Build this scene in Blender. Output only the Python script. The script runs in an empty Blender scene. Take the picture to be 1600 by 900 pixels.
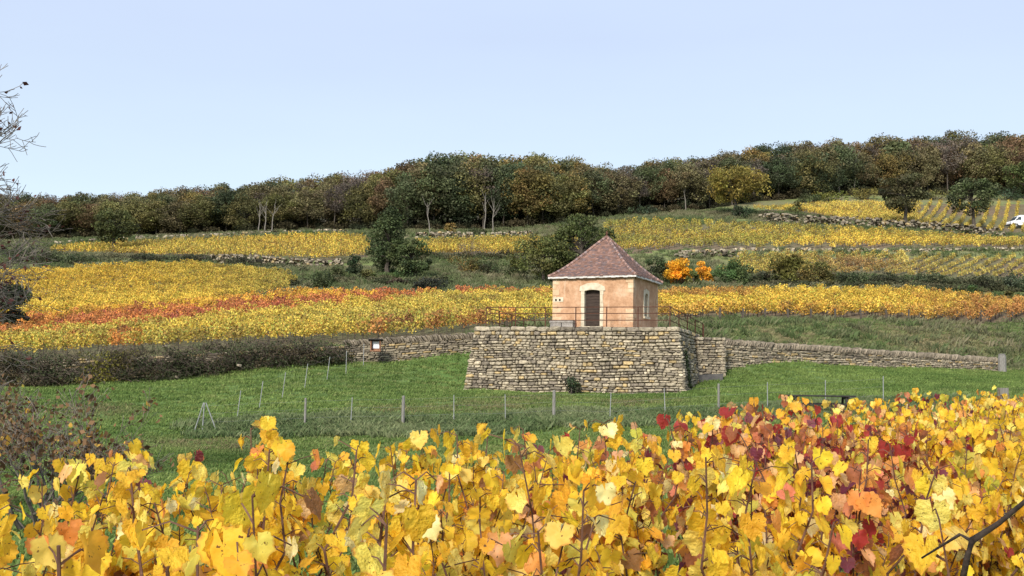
import bpy, math, random
import numpy as np
from mathutils import Vector, Matrix, Quaternion, Euler

# ------------------------------------------------------------------ camera, light, sky
SC = bpy.context.scene
COL = SC.collection
F = 1715.0                                  # focal length in pixels of the 1600 wide photo
PITCH = math.atan(142 / F)
ROLL = math.radians(0.9)
cam_d = bpy.data.cameras.new('camera')
cam_d.sensor_width = 36
cam_d.lens = F / 1600 * 36
cam_d.clip_start = 0.05
cam_d.clip_end = 3000
cam = bpy.data.objects.new('camera', cam_d)
COL.objects.link(cam)
RM = Matrix.Rotation(math.pi / 2 + PITCH, 3, 'X') @ Matrix.Rotation(ROLL, 3, 'Z')
cam.matrix_world = RM.to_4x4()
SC.camera = cam

SUN_EL, SUN_AZ = math.radians(33), math.radians(202)      # azimuth clockwise from +Y
sun_d = bpy.data.lights.new('sun', 'SUN')
sun_d.energy = 3.9
sun_d.angle = math.radians(12)
sun_d.color = (1.0, 0.94, 0.84)
sun = bpy.data.objects.new('sun', sun_d)
COL.objects.link(sun)
sd = Vector((math.sin(SUN_AZ) * math.cos(SUN_EL), math.cos(SUN_AZ) * math.cos(SUN_EL), math.sin(SUN_EL)))
sun.rotation_euler = (-sd).to_track_quat('-Z', 'Y').to_euler()

W = bpy.data.worlds.new('World')
SC.world = W
W.use_nodes = True
wn, wl = W.node_tree.nodes, W.node_tree.links
wn.clear()
w_out = wn.new('ShaderNodeOutputWorld')
w_sky = wn.new('ShaderNodeTexSky')
w_sky.sky_type = 'NISHITA'
w_sky.sun_disc = False
w_sky.sun_elevation = SUN_EL
w_sky.sun_rotation = SUN_AZ
w_sky.air_density = 1.0
w_sky.dust_density = 3.0
w_bg = wn.new('ShaderNodeBackground')
w_bg.inputs['Strength'].default_value = 0.09
wl.new(w_sky.outputs[0], w_bg.inputs[0])
# thin veil of high cloud, a soft grey-blue layer over the whole sky
w_tc = wn.new('ShaderNodeTexCoord')
w_sep = wn.new('ShaderNodeSeparateXYZ')
wl.new(w_tc.outputs['Generated'], w_sep.inputs[0])
w_ramp = wn.new('ShaderNodeValToRGB')
w_ramp.color_ramp.elements[0].position = 0.08
w_ramp.color_ramp.elements[0].color = (0.60, 0.735, 0.82, 1)
w_ramp.color_ramp.elements[1].position = 0.30
w_ramp.color_ramp.elements[1].color = (0.495, 0.577, 0.74, 1)
w_map = wn.new('ShaderNodeMapping')
w_map.inputs['Scale'].default_value = (1.2, 1.2, 5.0)
wl.new(w_tc.outputs['Generated'], w_map.inputs[0])
w_noi = wn.new('ShaderNodeTexNoise')
w_noi.inputs['Scale'].default_value = 1.6
w_noi.inputs['Detail'].default_value = 4
wl.new(w_map.outputs[0], w_noi.inputs['Vector'])
w_mul = wn.new('ShaderNodeMath')
w_mul.operation = 'MULTIPLY_ADD'
wl.new(w_noi.outputs[0], w_mul.inputs[0])
w_mul.inputs[1].default_value = 0.16
w_mul.inputs[2].default_value = 0.92
w_str = wn.new('ShaderNodeBackground')
wl.new(w_sep.outputs[2], w_ramp.inputs[0])
wl.new(w_ramp.outputs[0], w_str.inputs[0])
wl.new(w_mul.outputs[0], w_str.inputs[1])
w_mix = wn.new('ShaderNodeMixShader')
w_mix.inputs[0].default_value = 0.78
wl.new(w_bg.outputs[0], w_mix.inputs[1])
wl.new(w_str.outputs[0], w_mix.inputs[2])
wl.new(w_mix.outputs[0], w_out.inputs[0])

SC.view_settings.view_transform = 'Standard'
SC.view_settings.look = 'None'
SC.view_settings.exposure = 0.6
SC.view_settings.gamma = 1.0
SC.view_settings.use_curve_mapping = False
SC.cycles.max_bounces = 8
SC.cycles.transparent_max_bounces = 4

# ------------------------------------------------------------------ helpers
rnd = random.Random(7)
RNG = np.random.default_rng(7)
RMn = np.array(RM)


def P(px, py, d):
    """world point on the sight line of photo pixel (px, py) at depth d"""
    v = RMn @ np.array([(px - 800) / F, (450 - py) / F, -1.0])
    return Vector(v * (d / v[1]))


def project(p):
    v = np.asarray(p, float) @ RMn
    return 800 + F * v[..., 0] / -v[..., 2], 450 - F * v[..., 1] / -v[..., 2]


def setp(o, label=None, cat=None, group=None, kind=None):
    if label: o['label'] = label
    if cat: o['category'] = cat
    if group: o['group'] = group
    if kind: o['kind'] = kind
    return o


def thing(name, label, cat, loc=(0, 0, 0), rz=0.0, group=None):
    o = bpy.data.objects.new(name, None)
    o.empty_display_size = 0.3
    COL.objects.link(o)
    o.location = loc
    o.rotation_euler = (0, 0, rz)
    return setp(o, label, cat, group, 'thing')


def link(name, me, parent=None, loc=None, kind=None, col=None):
    o = bpy.data.objects.new(name, me)
    COL.objects.link(o)
    if parent is not None: o.parent = parent
    if loc is not None: o.location = loc
    if kind: o['kind'] = kind
    if col is not None: o.color = (col[0], col[1], col[2], 1)
    return o


class MB:
    """collects shapes for ONE mesh"""
    def __init__(s):
        s.v, s.f, s.c, s.m = [], [], [], []
        s.cc = (1, 1, 1); s.mi = 0

    def poly(s, vs, fs):
        b = len(s.v)
        s.v += [tuple(p) for p in vs]
        for f in fs:
            s.f.append([b + i for i in f]); s.c.append(s.cc); s.m.append(s.mi)

    def box(s, c, size, rot=None, jit=0.0):
        hx, hy, hz = size[0] / 2, size[1] / 2, size[2] / 2
        vs = []
        for z in (-hz, hz):
            for x, y in ((-hx, -hy), (hx, -hy), (hx, hy), (-hx, hy)):
                p = Vector((x, y, z))
                if jit: p += Vector((rnd.uniform(-jit, jit), rnd.uniform(-jit, jit), rnd.uniform(-jit, jit)))
                if rot is not None: p = rot @ p
                vs.append(p + Vector(c))
        s.poly(vs, [(0, 3, 2, 1), (4, 5, 6, 7), (0, 1, 5, 4), (1, 2, 6, 5), (2, 3, 7, 6), (3, 0, 4, 7)])

    def prism(s, pts, y0, y1):
        """outline in x,z extruded along y"""
        n = len(pts)
        vs = [(x, y0, z) for x, z in pts] + [(x, y1, z) for x, z in pts]
        fs = [list(range(n)), list(range(2 * n - 1, n - 1, -1))]
        for i in range(n):
            j = (i + 1) % n
            fs.append((j, i, n + i, n + j))
        s.poly(vs, fs)

    def tube(s, pts, rad, n=5, cap=True):
        pts = [Vector(p) for p in pts]
        if not hasattr(rad, '__len__'): rad = [rad] * len(pts)
        vs, fs = [], []
        for i, p in enumerate(pts):
            t = pts[min(i + 1, len(pts) - 1)] - pts[max(i - 1, 0)]
            if t.length < 1e-9: t = Vector((0, 0, 1))
            t.normalize()
            a = t.cross(Vector((0.31, 0.17, 0.93)) if abs(t.z) < 0.9 else Vector((0.9, 0.3, 0.1))).normalized()
            b = t.cross(a)
            for k in range(n):
                an = 2 * math.pi * k / n
                vs.append(p + (a * math.cos(an) + b * math.sin(an)) * rad[i])
        for i in range(len(pts) - 1):
            for k in range(n):
                k2 = (k + 1) % n
                fs.append((i * n + k, i * n + k2, (i + 1) * n + k2, (i + 1) * n + k))
        if cap:
            fs.append(list(range(n))[::-1])
            e = (len(pts) - 1) * n
            fs.append([e + k for k in range(n)])
        s.poly(vs, fs)

    def mesh(s, name, mats, smooth=False):
        me = bpy.data.meshes.new(name)
        me.from_pydata(s.v, [], s.f)
        if not isinstance(mats, (list, tuple)): mats = [mats]
        for m in mats: me.materials.append(m)
        if len(mats) > 1: me.polygons.foreach_set('material_index', s.m)
        if any(c != (1, 1, 1) for c in s.c):
            a = me.attributes.new('shade', 'FLOAT_COLOR', 'FACE')
            arr = np.ones((len(s.f), 4), np.float32)
            arr[:, :3] = s.c
            a.data.foreach_set('color', arr.ravel())
        if smooth: me.polygons.foreach_set('use_smooth', [True] * len(s.f))
        me.update()
        return me

    def build(s, name, mats, parent=None, loc=None, kind=None, smooth=False, col=None):
        return link(name, s.mesh(name, mats, smooth), parent, loc, kind, col)


def fast_mesh(name, V, Q, mat, shade=None, smooth=False):
    """mesh from numpy arrays: V (n,3), Q (m,k)"""
    me = bpy.data.meshes.new(name)
    V = np.asarray(V, np.float32); Q = np.asarray(Q, np.int32)
    k = Q.shape[1]
    me.vertices.add(len(V)); me.vertices.foreach_set('co', V.ravel())
    me.loops.add(Q.size); me.loops.foreach_set('vertex_index', Q.ravel())
    me.polygons.add(len(Q))
    me.polygons.foreach_set('loop_start', np.arange(0, Q.size, k, dtype=np.int32))
    me.update(calc_edges=True)
    for m in (mat if isinstance(mat, (list, tuple)) else [mat]): me.materials.append(m)
    if shade is not None:
        a = me.attributes.new('shade', 'FLOAT_COLOR', 'FACE')
        arr = np.ones((len(Q), 4), np.float32); arr[:, :3] = shade
        a.data.foreach_set('color', arr.ravel())
    if smooth: me.polygons.foreach_set('use_smooth', np.ones(len(Q), bool))
    me.validate()
    return me


def leaf_quads(C, size, rng, flat=0.0, aspect=0.75):
    """small random leaf faces (diamond quads bent along the middle) at centres C"""
    n = len(C)
    nrm = rng.normal(size=(n, 3)); nrm[:, 2] = np.abs(nrm[:, 2]) + flat
    nrm /= np.linalg.norm(nrm, axis=1, keepdims=True)
    t = np.cross(nrm, rng.normal(size=(n, 3)))
    t /= np.linalg.norm(t, axis=1, keepdims=True) + 1e-9
    b = np.cross(nrm, t)
    s = (size * rng.uniform(0.6, 1.35, (n, 1)))
    t, b = t * s, b * s * aspect
    V = np.empty((n, 4, 3))
    V[:, 0] = C - t * .5
    V[:, 1] = C + b * .5 + t * .08 - nrm * s * .12
    V[:, 2] = C + t * .55
    V[:, 3] = C - b * .5 + t * .08 - nrm * s * .12
    Q = np.arange(n * 4).reshape(n, 4)
    return V.reshape(-1, 3), Q


# ------------------------------------------------------------------ materials
MATS = {}


def nodes_of(name, rough=0.9):
    m = bpy.data.materials.new(name)
    m.use_nodes = True
    n, l = m.node_tree.nodes, m.node_tree.links
    b = n['Principled BSDF']
    b.inputs['Roughness'].default_value = rough
    b.inputs['Specular IOR Level'].default_value = 0.25
    return m, n, l, b


def nz(n, l, scale, detail=4, coord='Object', rough=0.6, stretch=None):
    if coord == 'Position':
        g = n.new('ShaderNodeNewGeometry'); out = g.outputs['Position']
    else:
        tc = n.new('ShaderNodeTexCoord'); out = tc.outputs[coord]
    if stretch:
        mp = n.new('ShaderNodeMapping'); mp.inputs['Scale'].default_value = stretch
        l.new(out, mp.inputs[0]); out = mp.outputs[0]
    t = n.new('ShaderNodeTexNoise')
    t.inputs['Scale'].default_value = scale; t.inputs['Detail'].default_value = detail
    t.inputs['Roughness'].default_value = rough
    l.new(out, t.inputs['Vector'])
    return t.outputs[0]


def ramp(n, l, fac, stops):
    r = n.new('ShaderNodeValToRGB')
    els = r.color_ramp.elements
    while len(els) < len(stops): els.new(0.5)
    for e, (p, c) in zip(els, stops):
        e.position = p; e.color = (c[0], c[1], c[2], 1)
    l.new(fac, r.inputs[0])
    return r.outputs[0]


def mixc(n, l, a, b, fac, mode='MIX'):
    m = n.new('ShaderNodeMix'); m.data_type = 'RGBA'; m.blend_type = mode
    for s, x in ((m.inputs[6], a), (m.inputs[7], b)):
        if isinstance(x, (tuple, list)): s.default_value = (x[0], x[1], x[2], 1)
        else: l.new(x, s)
    if isinstance(fac, (int, float)): m.inputs[0].default_value = fac
    else: l.new(fac, m.inputs[0])
    return m.outputs[2]


def bump(n, l, b, h, strength=0.5, dist=0.02):
    bp = n.new('ShaderNodeBump'); bp.inputs['Strength'].default_value = strength
    bp.inputs['Distance'].default_value = dist
    l.new(h, bp.inputs['Height']); l.new(bp.outputs[0], b.inputs['Normal'])


def noise_mat(name, stops, scale=5, rough=0.9, bumpd=0.01, coord='Object', detail=5, stretch=None, shade=False, obj=False, bscale=None, bstr=0.6):
    if name in MATS: return MATS[name]
    m, n, l, b = nodes_of(name, rough)
    c = ramp(n, l, nz(n, l, scale, detail, coord, stretch=stretch), stops)
    if shade:
        a = n.new('ShaderNodeAttribute'); a.attribute_name = 'shade'
        c = mixc(n, l, c, a.outputs['Color'], 1.0, 'MULTIPLY')
    if obj:
        oi = n.new('ShaderNodeObjectInfo')
        c = mixc(n, l, c, oi.outputs['Color'], 1.0, 'MULTIPLY')
    l.new(c, b.inputs['Base Color'])
    if bumpd: bump(n, l, b, nz(n, l, bscale or scale * 3, 6, coord, stretch=stretch), bstr, bumpd)
    MATS[name] = m
    return m


def foliage_mat(name, src, col=(1, 1, 1), trans=0.3, patch=None):
    """src: 'object' (object colour), 'instance' (instance colour), None; times the 'shade' attribute"""
    if name in MATS: return MATS[name]
    m, n, l, b = nodes_of(name, 0.75)
    c = (col[0], col[1], col[2])
    a = n.new('ShaderNodeAttribute'); a.attribute_name = 'shade'
    c = mixc(n, l, a.outputs['Color'], c, 1.0, 'MULTIPLY')
    if src == 'object':
        oi = n.new('ShaderNodeObjectInfo'); c = mixc(n, l, c, oi.outputs['Color'], 1.0, 'MULTIPLY')
    elif src == 'instance':
        ia = n.new('ShaderNodeAttribute'); ia.attribute_type = 'INSTANCER'; ia.attribute_name = 'col'
        c = mixc(n, l, c, ia.outputs['Color'], 1.0, 'MULTIPLY')
    if patch:
        v = ramp(n, l, nz(n, l, patch, 3, 'Position'), [(0.3, (.7, .7, .7)), (0.7, (1.25, 1.25, 1.25))])
        c = mixc(n, l, c, v, 1.0, 'MULTIPLY')
    l.new(c, b.inputs['Base Color'])
    t = n.new('ShaderNodeBsdfTranslucent'); l.new(c, t.inputs[0])
    mx = n.new('ShaderNodeMixShader'); mx.inputs[0].default_value = trans
    l.new(b.outputs[0], mx.inputs[1]); l.new(t.outputs[0], mx.inputs[2])
    l.new(mx.outputs[0], n['Material Output'].inputs[0])
    MATS[name] = m
    return m


def vine_leaf_mat(name, src):
    m, n, l, b = nodes_of(name, 0.6)
    if src == 'object':
        oi = n.new('ShaderNodeObjectInfo'); base = oi.outputs['Color']; rv = oi.outputs['Random']
    else:
        a = n.new('ShaderNodeAttribute'); a.attribute_name = 'shade'; base = a.outputs['Color']; rv = None
    tc = n.new('ShaderNodeTexCoord')
    off = n.new('ShaderNodeVectorMath'); off.operation = 'ADD'
    l.new(tc.outputs['Object'], off.inputs[0])
    if rv is not None:
        cx = n.new('ShaderNodeMath'); cx.operation = 'MULTIPLY'; l.new(rv, cx.inputs[0]); cx.inputs[1].default_value = 37.0
        l.new(cx.outputs[0], off.inputs[1])
    def noise(scale, det):
        t = n.new('ShaderNodeTexNoise'); t.inputs['Scale'].default_value = scale; t.inputs['Detail'].default_value = det
        l.new(off.outputs[0], t.inputs['Vector']); return t.outputs[0]
    k = 1.0 if src == 'object' else 10.0
    f1 = ramp(n, l, noise(2.2 * k, 4), [(0.3, (.82, .74, .55)), (0.5, (1, 1, 1)), (0.72, (1.12, 1.2, 1.6))])
    c = mixc(n, l, base, f1, 1.0, 'MULTIPLY')
    # veins (attribute is 1 along the ribs)
    va = n.new('ShaderNodeAttribute'); va.attribute_name = 'vein'
    pw = n.new('ShaderNodeMath'); pw.operation = 'POWER'; l.new(va.outputs['Fac'], pw.inputs[0]); pw.inputs[1].default_value = 7.0
    pm = n.new('ShaderNodeMath'); pm.operation = 'MULTIPLY'; l.new(pw.outputs[0], pm.inputs[0]); pm.inputs[1].default_value = 0.45
    vein = mixc(n, l, base, (1.35, 1.15, 0.9), 1.0, 'MULTIPLY')
    c = mixc(n, l, c, vein, pm.outputs[0])
    # brown specks and burnt margins
    sp = ramp(n, l, noise(13.0 * k, 2), [(0.66, (0, 0, 0)), (0.72, (1, 1, 1))])
    c = mixc(n, l, c, (0.16, 0.07, 0.02), sp)
    ed = n.new('ShaderNodeAttribute'); ed.attribute_name = 'margin'
    em = n.new('ShaderNodeMath'); em.operation = 'MULTIPLY'; l.new(ed.outputs['Fac'], em.inputs[0]); l.new(noise(3.1 * k, 3), em.inputs[1])
    er = ramp(n, l, em.outputs[0], [(0.38, (0, 0, 0)), (0.62, (.8, .8, .8))])
    c = mixc(n, l, c, (0.55, 0.20, 0.035), er)
    l.new(c, b.inputs['Base Color'])
    b.inputs['Specular IOR Level'].default_value = 0.35
    bump(n, l, b, noise(9.0 * k, 3), 0.35, 0.05 / k)
    t = n.new('ShaderNodeBsdfTranslucent'); l.new(c, t.inputs[0])
    mx = n.new('ShaderNodeMixShader'); mx.inputs[0].default_value = 0.55
    l.new(b.outputs[0], mx.inputs[1]); l.new(t.outputs[0], mx.inputs[2])
    l.new(mx.outputs[0], n['Material Output'].inputs[0])
    return m


M_LEAF = vine_leaf_mat('vine_leaf', 'object')
M_LEAF_J = vine_leaf_mat('vine_leaf_joined', 'attr')
M_CANE = noise_mat('cane_bark', [(0.3, (.05, .025, .018)), (0.6, (.12, .06, .04)), (0.8, (.22, .13, .09))], 40, 0.8, 0.002)
M_BARK = noise_mat('bark', [(0.3, (.035, .028, .022)), (0.7, (.10, .085, .07))], 6, 0.95, 0.02)
M_BARKP = noise_mat('bark_pale', [(0.3, (.09, .08, .068)), (0.7, (.24, .22, .19))], 8, 0.95, 0.01)
M_TWIG = noise_mat('twig_bark', [(0.3, (.06, .048, .042)), (0.7, (.22, .19, .16))], 8, 0.95, 0.005)
M_CROWN = foliage_mat('crown_leaves', 'object', trans=0.25)
M_FIELD = foliage_mat('field_vine_leaves', 'instance', trans=0.3)
M_FIELDO = foliage_mat('field_vine_leaves_single', 'object', trans=0.3)
M_STONE = noise_mat('limestone', [(0.25, (.09, .078, .062)), (0.42, (.25, .215, .165)), (0.6, (.40, .35, .265)), (0.8, (.49, .44, .355))], 1.7, 0.95, 0.06, obj=True, bscale=4)
M_STONEJ = noise_mat('limestone_joined', [(0.25, (.09, .078, .062)), (0.42, (.25, .215, .165)), (0.6, (.40, .35, .265)), (0.8, (.49, .44, .355))], 4, 0.95, 0.02, shade=True, bscale=12)
M_CORE = noise_mat('wall_core', [(0.3, (.07, .06, .048)), (0.7, (.17, .145, .11))], 5, 1.0, 0.02)
M_RUST = noise_mat('rusty_iron', [(0.3, (.045, .02, .014)), (0.7, (.12, .05, .03))], 14, 0.85, 0.003)
M_PALE = noise_mat('pale_limestone', [(0.3, (.37, .31, .22)), (0.5, (.51, .445, .33)), (0.75, (.59, .53, .42))], 3.5, 0.9, 0.008)
M_PLANK = noise_mat('dark_plank', [(0.3, (.020, .013, .010)), (0.7, (.062, .042, .032))], 4, 0.75, 0.004, stretch=(1, 1, 9))
M_WOOD = noise_mat('weathered_wood', [(0.3, (.11, .105, .095)), (0.7, (.25, .24, .22))], 9, 0.9, 0.006, stretch=(4, 4, .6))
M_DARKW = noise_mat('dark_wet_wood', [(0.3, (.012, .010, .010)), (0.7, (.045, .04, .038))], 6, 0.8, 0.006, stretch=(.5, 4, 4))
M_GALV = noise_mat('galvanised_steel', [(0.3, (.15, .16, .16)), (0.7, (.28, .29, .29))], 6, 0.55, 0)

# ------------------------------------------------------------------ ground
COLS = [-700, 0, 250, 500, 700, 850, 1000, 1150, 1350, 1600, 2300]
# rows: depth -> photo row of the ground for each column (numbers below 60 in size are heights in metres)
TAB = [
    (1.0,  [-1.75] * 11),
    (6.0,  [-1.9, -1.85, -1.8, -1.78, -1.75, -1.72, -1.70, -1.66, -1.60, -1.55, -1.5]),
    (12.0, [-2.3, -2.2, -2.1, -2.05, -1.98, -1.9, -1.8, -1.66, -1.52, -1.46, -1.4]),
    (20.0, [-2.8, -2.6, -2.45, -2.4, -2.3, -2.15, -2.0, -1.75, -1.5, -1.4, -1.3]),
    (30.0, [-3.1, -2.95, -2.9, -2.8, -2.65, -2.5, -2.2, -1.8, -1.45, -1.3, -1.2]),
    (43.0, [690, 683, 690, 688, 682, 678, 671, 661, 648, 636, 620]),
    (46.5, [660, 655, 664, 655, 651, 649, 645, 637, 628, 617, 605]),
    (55.0, [612, 612, 609, 602, 612, 616, 617, 606, 606, 607, 606]),
    (58.0, [606, 605, 598, 586, 606, 615, 612, 600, 600, 603, 605]),
    (60.0, [600, 599, 590, 573, 586, 600, 604, 594, 595, 599, 604]),
    (63.0, [588, 586, 574, 556, 552, 556, 568, 572, 586, 594, 600]),
    (64.5, [572, 567, 556, 541, 528, 522, 525, 553, 582, 592, 598]),
    (70.0, [558, 552, 542, 528, 517, 509, 512, 523, 569, 588, 594]),
    (78.0, [545, 537, 525, 513, 503, 500, 500, 501, 529, 579, 588]),
    (86.0, [530, 519, 508, 497, 490, 490, 490, 491, 500, 540, 560]),
    (95.0, [512, 502, 491, 481, 478, 478, 478, 479, 488, 503, 530]),
    (115.0, [482, 478, 465, 453, 451, 451, 452, 453, 454, 470, 490]),
    (122.0, [466, 458, 450, 441, 440, 440, 440, 444, 443, 450, 470]),
    (132.0, [450, 439, 431, 428, 428, 428, 430, 432, 430, 436, 450]),
    (145.0, [430, 421, 412, 418, 412, 411, 410, 408, 405, 407, 425]),
    (150.0, [422, 411, 405, 407, 401, 398, 396, 391, 391, 391, 410]),
    (165.0, [405, 396, 391, 386, 388, 385, 375, 373, 373, 382, 395]),
    (185.0, [388, 379, 371, 363, 365, 362, 346, 344, 349, 366, 380]),
    (200.0, [382, 373, 367, 359, 359, 352, 338, 331, 339, 355, 368]),
    (230.0, [374, 366, 361, 353, 349, 341, 325, 312, 306, 312, 325]),
    (260.0, [356, 351, 348, 342, 336, 327, 312, 297, 288, 289, 300]),
    (330.0, [344, 340, 336, 328, 320, 312, 298, 280, 268, 266, 276]),
    (600.0, [400, 396, 390, 380, 372, 360, 345, 330, 320, 320, 330]),
    (1400.0, [470, 470, 470, 460, 460, 450, 440, 430, 420, 420, 430]),
]
TD = np.array([r[0] for r in TAB])
TZ = np.array([[(v if abs(v) < 60 else P(c, v, d).z) for c, v in zip(COLS, r)] for d, r in TAB])
TC = np.array(COLS, float)


def catmull(T, xs, x):
    """index, and the four weights of a gentle cubic between knots xs"""
    i = np.clip(np.searchsorted(xs, x) - 1, 0, len(xs) - 2)
    t = np.clip((x - xs[i]) / (xs[i + 1] - xs[i]), 0, 1)
    return i, t


LUTC = np.arange(-700, 2301, 10.0)
LUTD = np.concatenate([np.arange(1, 60, .5), np.arange(60, 66, .25), np.arange(66, 340, 1.0), np.arange(340, 1401, 20.0)])


def _pchip(x, Y, xq):
    """monotone cubic along axis 0"""
    h = np.diff(x)[:, None]; dl = np.diff(Y, axis=0) / h
    m = np.zeros_like(Y)
    m[0], m[-1] = dl[0], dl[-1]
    w1 = 2 * h[1:] + h[:-1]; w2 = h[1:] + 2 * h[:-1]
    with np.errstate(divide='ignore', invalid='ignore'):
        hm = (w1 + w2) / (w1 / dl[:-1] + w2 / dl[1:])
    m[1:-1] = np.where(dl[:-1] * dl[1:] > 0, hm, 0)
    i = np.clip(np.searchsorted(x, xq) - 1, 0, len(x) - 2)
    hh = (x[i + 1] - x[i])[:, None]; t = ((xq - x[i])[:, None]) / hh
    h00 = 2 * t**3 - 3 * t**2 + 1; h10 = t**3 - 2 * t**2 + t
    h01 = -2 * t**3 + 3 * t**2; h11 = t**3 - t**2
    return h00 * Y[i] + h10 * hh * m[i] + h01 * Y[i + 1] + h11 * hh * m[i + 1]


LUT = _pchip(TC, TZ.T.copy(), LUTC).T          # (depth knots, columns)
LUT = _pchip(TD, LUT, LUTD)                     # (depths, columns)


def gz(x, y):
    """height of the ground"""
    x = np.asarray(x, float); y = np.asarray(y, float)
    d = np.clip(y, 1.0, 1399)
    c = np.clip(800 + F * x / np.maximum(d, 6.0), -699, 2299)
    i = np.clip(np.searchsorted(LUTD, d) - 1, 0, len(LUTD) - 2)
    t = (d - LUTD[i]) / (LUTD[i + 1] - LUTD[i])
    j = np.clip(((c - LUTC[0]) / 10).astype(int), 0, len(LUTC) - 2)
    s = (c - LUTC[j]) / 10
    z = (LUT[i, j] * (1 - t) * (1 - s) + LUT[i + 1, j] * t * (1 - s) + LUT[i, j + 1] * (1 - t) * s + LUT[i + 1, j + 1] * t * s)
    # small unevenness of the turf
    a = np.clip((y - 14) / 15, 0, 1)
    z = z + a * (0.05 * np.sin(x * 1.1 + 0.7 * y) * np.sin(y * 0.9 - x * .4) + 0.03 * np.sin(x * 2.9 - y * 1.7) * np.sin(y * 2.3 + x))
    return z


HD = np.concatenate([np.arange(4, 70, .25), np.arange(70, 340, .5)])


def hit(px, py):
    """where the sight line of a photo pixel meets the ground"""
    v = RMn @ np.array([(px - 800) / F, (450 - py) / F, -1.0])
    v = v / v[1]
    z = gz(v[0] * HD, HD)
    k = np.nonzero(v[2] * HD <= z)[0]
    d = HD[k[0]] if len(k) else 250.0
    return Vector((v[0] * d, d, float(gz(v[0] * d, d))))


def inpoly(px, py, poly):
    r = np.zeros(np.shape(px), bool)
    n = len(poly)
    for i in range(n):
        x1, y1 = poly[i]; x2, y2 = poly[(i + 1) % n]
        c = ((y1 > py) != (y2 > py)) & (px < (x2 - x1) * (py - y1) / ((y2 - y1) or 1e-9) + x1)
        r ^= c
    return r


def wpoly(pp):
    return [tuple(hit(a, b)[:2]) for a, b in pp]


# vineyards on the slope, as outlines on the ground: photo corner points are turned into ground points once
FIELDS = {
    'low_left': dict(out=[(-300, 582), (0, 564), (200, 554), (450, 539), (600, 536), (735, 524), (862, 509), (1000, 505), (1010, 474), (870, 469), (720, 470), (630, 472), (480, 469), (300, 485), (150, 500), (-300, 533)], row=[(50, 508), (620, 461)]),
    'upper_left': dict(out=[(-250, 512), (40, 498), (200, 493), (330, 480), (450, 456), (462, 444), (430, 434), (300, 421), (150, 427), (-250, 447)], row=[(100, 472), (420, 435)]),
    'strip_left': dict(out=[(80, 397), (250, 403), (420, 406), (530, 408), (575, 404), (570, 374), (420, 376), (200, 384), (80, 393)], row=[(150, 392), (540, 370)]),
    'strip_mid': dict(out=[(650, 400), (830, 404), (900, 402), (900, 376), (790, 377), (650, 381)], row=[(660, 392), (800, 373)]),
    'hill_right': dict(out=[(950, 397), (1050, 393), (1160, 391), (1400, 390), (1800, 396), (1800, 389), (1500, 374), (1300, 361), (1150, 353), (1000, 350), (945, 353)], row=[(1150, 385), (1330, 358)]),
    'mid_right': dict(out=[(1120, 430), (1250, 435), (1370, 433), (1430, 404), (1300, 403), (1160, 404)], row=[(1300, 428), (1380, 402)]),
    'mid_far_right': dict(out=[(1370, 433), (1600, 438), (1800, 445), (1800, 410), (1600, 404), (1430, 404)], row=[(1435, 428), (1478, 409)]),
    'top_middle': dict(out=[(1180, 330), (1260, 335), (1330, 347), (1420, 354), (1440, 319), (1400, 319), (1300, 322), (1180, 329)], row=[(1250, 331), (1420, 318)]),
    'top_right': dict(out=[(1420, 354), (1560, 364), (1800, 370), (1800, 325), (1600, 320), (1440, 319)], row=[(1500, 355), (1522, 313)]),
    'low_right': dict(out=[(1000, 505), (1100, 502), (1240, 501), (1420, 502), (1640, 502), (1900, 517), (1900, 490), (1600, 482), (1450, 467), (1300, 465), (1030, 469)], row=[(1150, 499), (1330, 470)]),
}
for fd in FIELDS.values(): fd['w'] = wpoly(fd['out'])
FORX = [-900, 0, 500, 800, 880, 950, 1100, 1180, 1300, 1400, 1600, 2300]
FORD = [194, 192, 193, 197, 199, 207, 208, 224, 231, 235, 240, 246]

xs = np.sinh(np.linspace(-5.2, 5.2, 361)) ; xs = xs / xs[-1] * 700
xs = np.sort(np.concatenate([xs, np.arange(-34, 40, .6)]))
ys = np.concatenate([np.arange(-60, 0, 6), np.arange(0, 14, 1.0), np.arange(14, 66, .45), np.arange(66, 130, 1.0), np.arange(130, 270, 2.0), np.geomspace(272, 1390, 30)])
GX, GY = np.meshgrid(xs, ys)
GZ = gz(GX, GY)
nx, ny = len(xs), len(ys)
idx = np.arange(nx * ny).reshape(ny, nx)
Q = np.stack([idx[:-1, :-1], idx[:-1, 1:], idx[1:, 1:], idx[1:, :-1]], -1).reshape(-1, 4)


def ground_mat(name, stops, scale, patch, bumpd=.05):
    m, n, l, b = nodes_of(name, 1.0)
    c = ramp(n, l, nz(n, l, scale, 6, 'Position', 0.7), stops)
    c2 = ramp(n, l, nz(n, l, 0.09, 4, 'Position'), [(0.40, (0, 0, 0)), (0.62, (1, 1, 1))])
    mm = n.new('ShaderNodeMath'); mm.operation = 'MULTIPLY'; mm.inputs[1].default_value = 0.6
    l.new(c2, mm.inputs[0])
    c = mixc(n, l, c, patch, mm.outputs[0])
    l.new(c, b.inputs['Base Color'])
    bump(n, l, b, nz(n, l, scale * 2.5, 6, 'Position'), 0.8, bumpd)
    return m


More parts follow.
